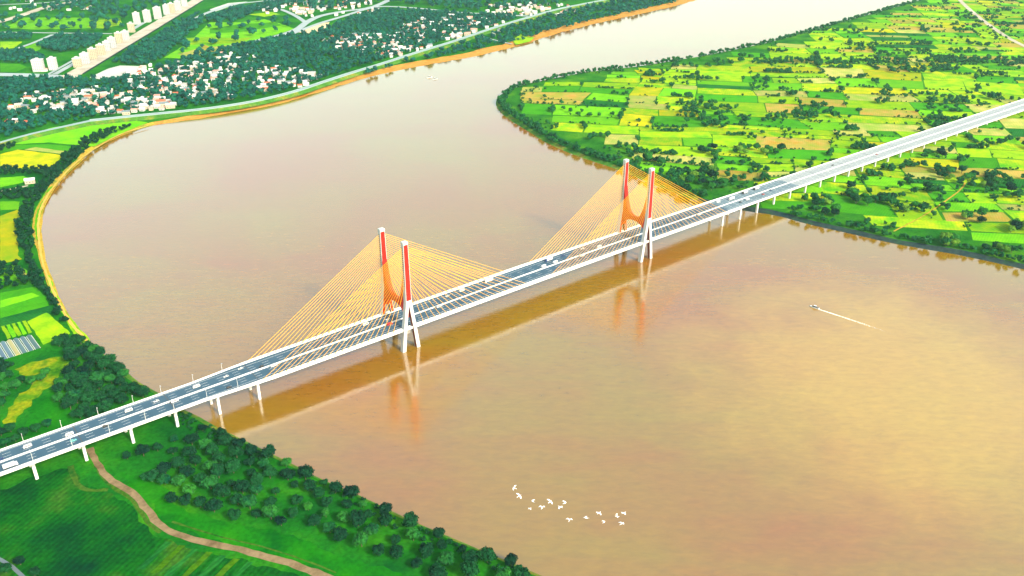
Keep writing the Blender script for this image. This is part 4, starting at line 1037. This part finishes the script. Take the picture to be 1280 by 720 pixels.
VEH = [(34, 557, 'van', 'white'), (88, 545, 'van', 'white'), (92, 551, 'car', 'teal'), (14, 584, 'truck', 'white'), (0, 572, 'car', 'dark blue'), (160, 512, 'van', 'white'), (196, 502, 'car', 'white'), (218, 501, 'van', 'white'),
       (246, 484, 'van', 'white'), (283, 471, 'car', 'white'), (301, 461, 'car', 'white'), (343, 458, 'van', 'white'), (326, 457.5, 'car', 'black'), (457, 406, 'van', 'white'), (549, 384, 'van', 'white'), (555, 368, 'car', 'white'), (577, 364, 'van', 'white'),
       (610, 352, 'truck', 'white'), (607, 360, 'car', 'dark blue'), (683, 325, 'truck', 'dark blue'), (699, 318, 'car', 'dark blue'), (678, 333, 'van', 'white'), (695, 329, 'van', 'white'), (727, 320, 'van', 'white'), (751, 310, 'van', 'white'), (729, 312, 'car', 'white'),
       (484, 399, 'car', 'white'), (486, 405, 'van', 'red'), (400, 428, 'car', 'dark blue'), (132, 533, 'car', 'black'), (285, 483, 'car', 'black'), (430, 424, 'car', 'white'),
       (874, 270, 'van', 'white'), (896, 253, 'van', 'white'), (914, 250, 'truck', 'white'), (928, 241, 'truck', 'black'), (945, 237, 'truck', 'black'), (924, 253, 'car', 'black'), (933, 250, 'van', 'white'), (953, 243, 'car', 'red'), (964, 238, 'car', 'dark blue'), (1040, 205, 'car', 'black'), (1095, 190, 'car', 'red'), (850, 275, 'car', 'dark blue')]
vv = []
for x, y, kind, colour in VEH:
    z = 21.5 if x < 800 else 20
    s, t = brst(at(x, y, z)); sg = 1 if t > 0 else -1
    t = sg*min(LANES, key=lambda L_: abs(L_-abs(t))); vv.append((s, t, kind, colour))
vv.sort(); cnt = {1: 0, -1: 0}
for s, t, kind, colour in vv:
    sg = 1 if t > 0 else -1; cnt[sg] += 1
    while len(ORD) < cnt[sg]: ORD.append('later')
    parts, wp, wz, wm = vehicle_meshes(kind, colour)
    slope = (dz(s+5)-dz(s-5))/10
    r_ = empty({'car': 'car', 'truck': 'box_truck', 'van': 'van'}[kind], br(s, t, dz(s)+.11), BROT+(0 if sg > 0 else math.pi))
    r_.rotation_euler.y = -math.atan(slope)*sg
    tag(r_, '%s %s, %s vehicle from the left on the %s carriageway' % (colour, {'car': 'car', 'truck': 'box truck', 'van': 'van'}[kind], ORD[cnt[sg]-1], 'near' if sg > 0 else 'far'), {'car': 'car', 'truck': 'truck', 'van': 'van'}[kind], 'vehicles crossing the bridge')
    r_.scale = (.9, .9, .9)
    for nm, me in parts: obj(nm, me, r_)
    for wx, wy in wp: obj('wheel', wm, r_, loc=(wx, wy, wz))

# ------------------------------------------------------------------ boats
def boat(name, px, py, heading, length, label, cabin=True):
    p = at(px, py); r_ = empty(name, (p.x, p.y, 0.0), heading); k = length/9.0
    tag(r_, label, 'boat')
    secs = []
    for x, w_, zb in ((-4.5, 1.25, -.2), (-2, 1.45, -.3), (1.5, 1.35, -.3), (3.4, .8, -.1), (4.6, .08, .5)):
        secs.append([(x*k, -w_*k, .95*k), (x*k, -w_*.72*k, zb*k), (x*k, w_*.72*k, zb*k), (x*k, w_*k, .95*k)])
    sweep(secs).build('hull', M['white'], r_)
    MB().box(-4.2*k, 2.6*k, -1.1*k, 1.1*k, .955*k, 1.0*k).build('deck', M['darkmetal'], r_)
    if cabin:
        MB().hexa([(-1.8*k, -.95*k, 1.0*k), (1.6*k, -.95*k, 1.0*k), (1.6*k, .95*k, 1.0*k), (-1.8*k, .95*k, 1.0*k), (-1.6*k, -.8*k, 2.2*k), (.7*k, -.8*k, 2.2*k), (.7*k, .8*k, 2.2*k), (-1.6*k, .8*k, 2.2*k)]).build('cabin', M['glass'], r_)
        MB().box(-1.7*k, .8*k, -.85*k, .85*k, 2.2*k, 2.3*k).build('cabin_roof', M['white'], r_)
    return r_
w0 = at(1021, 386); w1 = at(1095, 411); wdir = (w0-w1).normalized()
boat('speedboat', 1018, 384.6, math.atan2(wdir.y, wdir.x), 9.5, 'white speedboat trailing a long pale wake on the right')
boat('fishing_boat', 537, 97, .5, 11, 'tiny boat far upstream, left of the pair'); boat('fishing_boat', 544, 99, .4, 10, 'tiny boat far upstream, right of the pair')
def foam_mat():
    m, nt, N, L, b = newmat('wake_foam'); b.inputs['Base Color'].default_value = (.85, .82, .68, 1); b.inputs['Roughness'].default_value = .8
    tc = N.new('ShaderNodeTexCoord'); sp = N.new('ShaderNodeSeparateXYZ'); L.new(tc.outputs['UV'], sp.inputs[0])
    g = N.new('ShaderNodeNewGeometry'); n = N.new('ShaderNodeTexNoise'); n.inputs['Scale'].default_value = .7; n.inputs['Detail'].default_value = 5; L.new(g.outputs['Position'], n.inputs['Vector'])
    mr = N.new('ShaderNodeMapRange'); mr.inputs['From Min'].default_value = 0; mr.inputs['From Max'].default_value = 1; mr.inputs['To Min'].default_value = 1.0; mr.inputs['To Max'].default_value = -.5
    L.new(sp.outputs['X'], mr.inputs['Value'])
    ad = N.new('ShaderNodeMath'); ad.operation = 'MULTIPLY_ADD'; ad.inputs[1].default_value = 1.6; ad.inputs[2].default_value = -.8; L.new(n.outputs['Fac'], ad.inputs[0])
    a2 = N.new('ShaderNodeMath'); a2.operation = 'ADD'; a2.use_clamp = True; L.new(mr.outputs['Result'], a2.inputs[0]); L.new(ad.outputs[0], a2.inputs[1])
    L.new(a2.outputs[0], b.inputs['Alpha']); return m
def wake(p0, p1, w_a, w_b, w_c, label):
    m = MB(); N_ = 40; t = (p1-p0); n = Vector((-t.y, t.x, 0)).normalized(); vs = []; fs = []; uv = []
    for i in range(N_+1):
        u = i/N_; hw = (w_a+(w_b-w_a)*min(1, u*2.2)) if u < .45 else w_b+(w_c-w_b)*(u-.45)/.55
        c = p0+t*u+n*math.sin(u*3.1)*1.2
        hw *= 1+.25*mnoise.noise((u*14, 1, 2))
        vs += [(c.x-n.x*hw, c.y-n.y*hw, .03), (c.x, c.y, .18), (c.x+n.x*hw, c.y+n.y*hw, .03)]; uv += [u]*3
        if i: k = i*3; fs += [(k-3, k-2, k+1, k), (k-2, k-1, k+2, k+1)]
    me = m.add(vs, fs).mesh('boat_wake', foam_mat()); l = me.uv_layers.new(name='UVMap')
    for lo in me.loops: l.data[lo.index].uv = (uv[lo.vertex_index], 0)
    return tag(obj('boat_wake', me), label, kind='stuff')
wake(at(1020.5, 385.6), at(1150, 430), 0.5, 1.3, .35, 'pale foam wake behind the speedboat')

# ------------------------------------------------------------------ birds
M['feather'] = plain('white_feather', (.86, .86, .84), .7, var=0)
def bird_mesh(flap, seed):
    m = MB(); st = []
    for x, r, z in ((-.55, .015, .0), (-.42, .06, .0), (-.2, .10, 0), (.08, .12, 0), (.28, .08, .03), (.40, .05, .08), (.5, .055, .10), (.58, .03, .095), (.70, .008, .085)):
        st.append([(x, math.cos(2*math.pi*k/8)*r, z+math.sin(2*math.pi*k/8)*r) for k in range(8)])
    b = sweep(st); m.add(b.v, b.f)
    for sg in (-1, 1):       # wings with a wrist bend and real thickness
        prof = [(.0, .22, .20, 0), (.35, .26, .17, .35), (.62, .16, .24, .45), (.95, -.18, .04, .30)]
        rows = []
        for y, xf, ch, zz in prof:
            z = zz*flap+.03; xb = xf-ch*1.7-.05
            rows.append([(xf, sg*(y+.05), z-.012), (xf, sg*(y+.05), z+.012), ((xf+xb)/2, sg*(y+.05), z+.03), (xb, sg*(y+.05), z+.006), (xb, sg*(y+.05), z-.006)])
        q = sweep(rows); m.add(q.v, q.f)
    m.add([(-.5, -.03, 0), (-.5, .03, 0), (-.78, .13, .01), (-.82, 0, .012), (-.78, -.13, .01), (-.5, 0, .04)], [(0, 1, 2, 3, 4), (5, 4, 3), (5, 3, 2), (5, 2, 1), (5, 0, 4)])
    return m.mesh('bird', M['feather'])
BM = [bird_mesh(f, k) for k, f in enumerate((1.0, .45, -.5, 1.4))]
BIRDS = [(643, 610), (649, 620), (662.5, 635.5), (666, 627), (678, 634.5), (687.5, 627), (700, 633.5), (706, 629), (712, 650), (732.5, 647.5), (749, 641), (755, 653), (771, 645.5), (777.5, 654.5), (780, 641)]
rd = random.Random(4)
for k, (x, y) in enumerate(BIRDS):
    p = at(x, y, 236+rd.uniform(-5, 5)); o = obj('bird', BM[k % 4], loc=p, rz=rd.uniform(.3, 1.3)+(2.2 if k % 3 == 0 else 0), sc=rd.uniform(.8, 1.1)*(.72 if k in (2, 11) else 1))
    o.rotation_euler.x = rd.uniform(-.6, .6)
    tag(o, '%s white bird from the left in the flock over the water' % ORD[k], 'bird', 'flock of white birds')

# ------------------------------------------------------------------ haze
def haze():
    m = bpy.data.materials.new('haze_air'); m.use_nodes = True; nt = m.node_tree
    for n in list(nt.nodes):
        if n.type == 'BSDF_PRINCIPLED': nt.nodes.remove(n)
    v = nt.nodes.new('ShaderNodeVolumePrincipled'); v.inputs['Color'].default_value = (.60, .98, 1.0, 1)
    v.inputs['Density'].default_value = HAZE; v.inputs['Anisotropy'].default_value = 0.25
    nt.links.new(v.outputs[0], nt.nodes['Material Output'].inputs['Volume'])
    o = MB().box(-FAR-50, FAR+50, -750, FAR+50, -1.6, 404).build('haze', m)
    tag(o, 'pale haze over the river valley', kind='stuff')
HAZE = 0.3e-4
haze()
print('TREES', NTREE, 'HOUSES', len(HOUSES), 'far', len(fpts), 'scrub', len(spts), 'belt', len(bp_), 'hedge', len(hp), 'under', len(up), 'B', len(ptsB), 'A', len(ptsA))
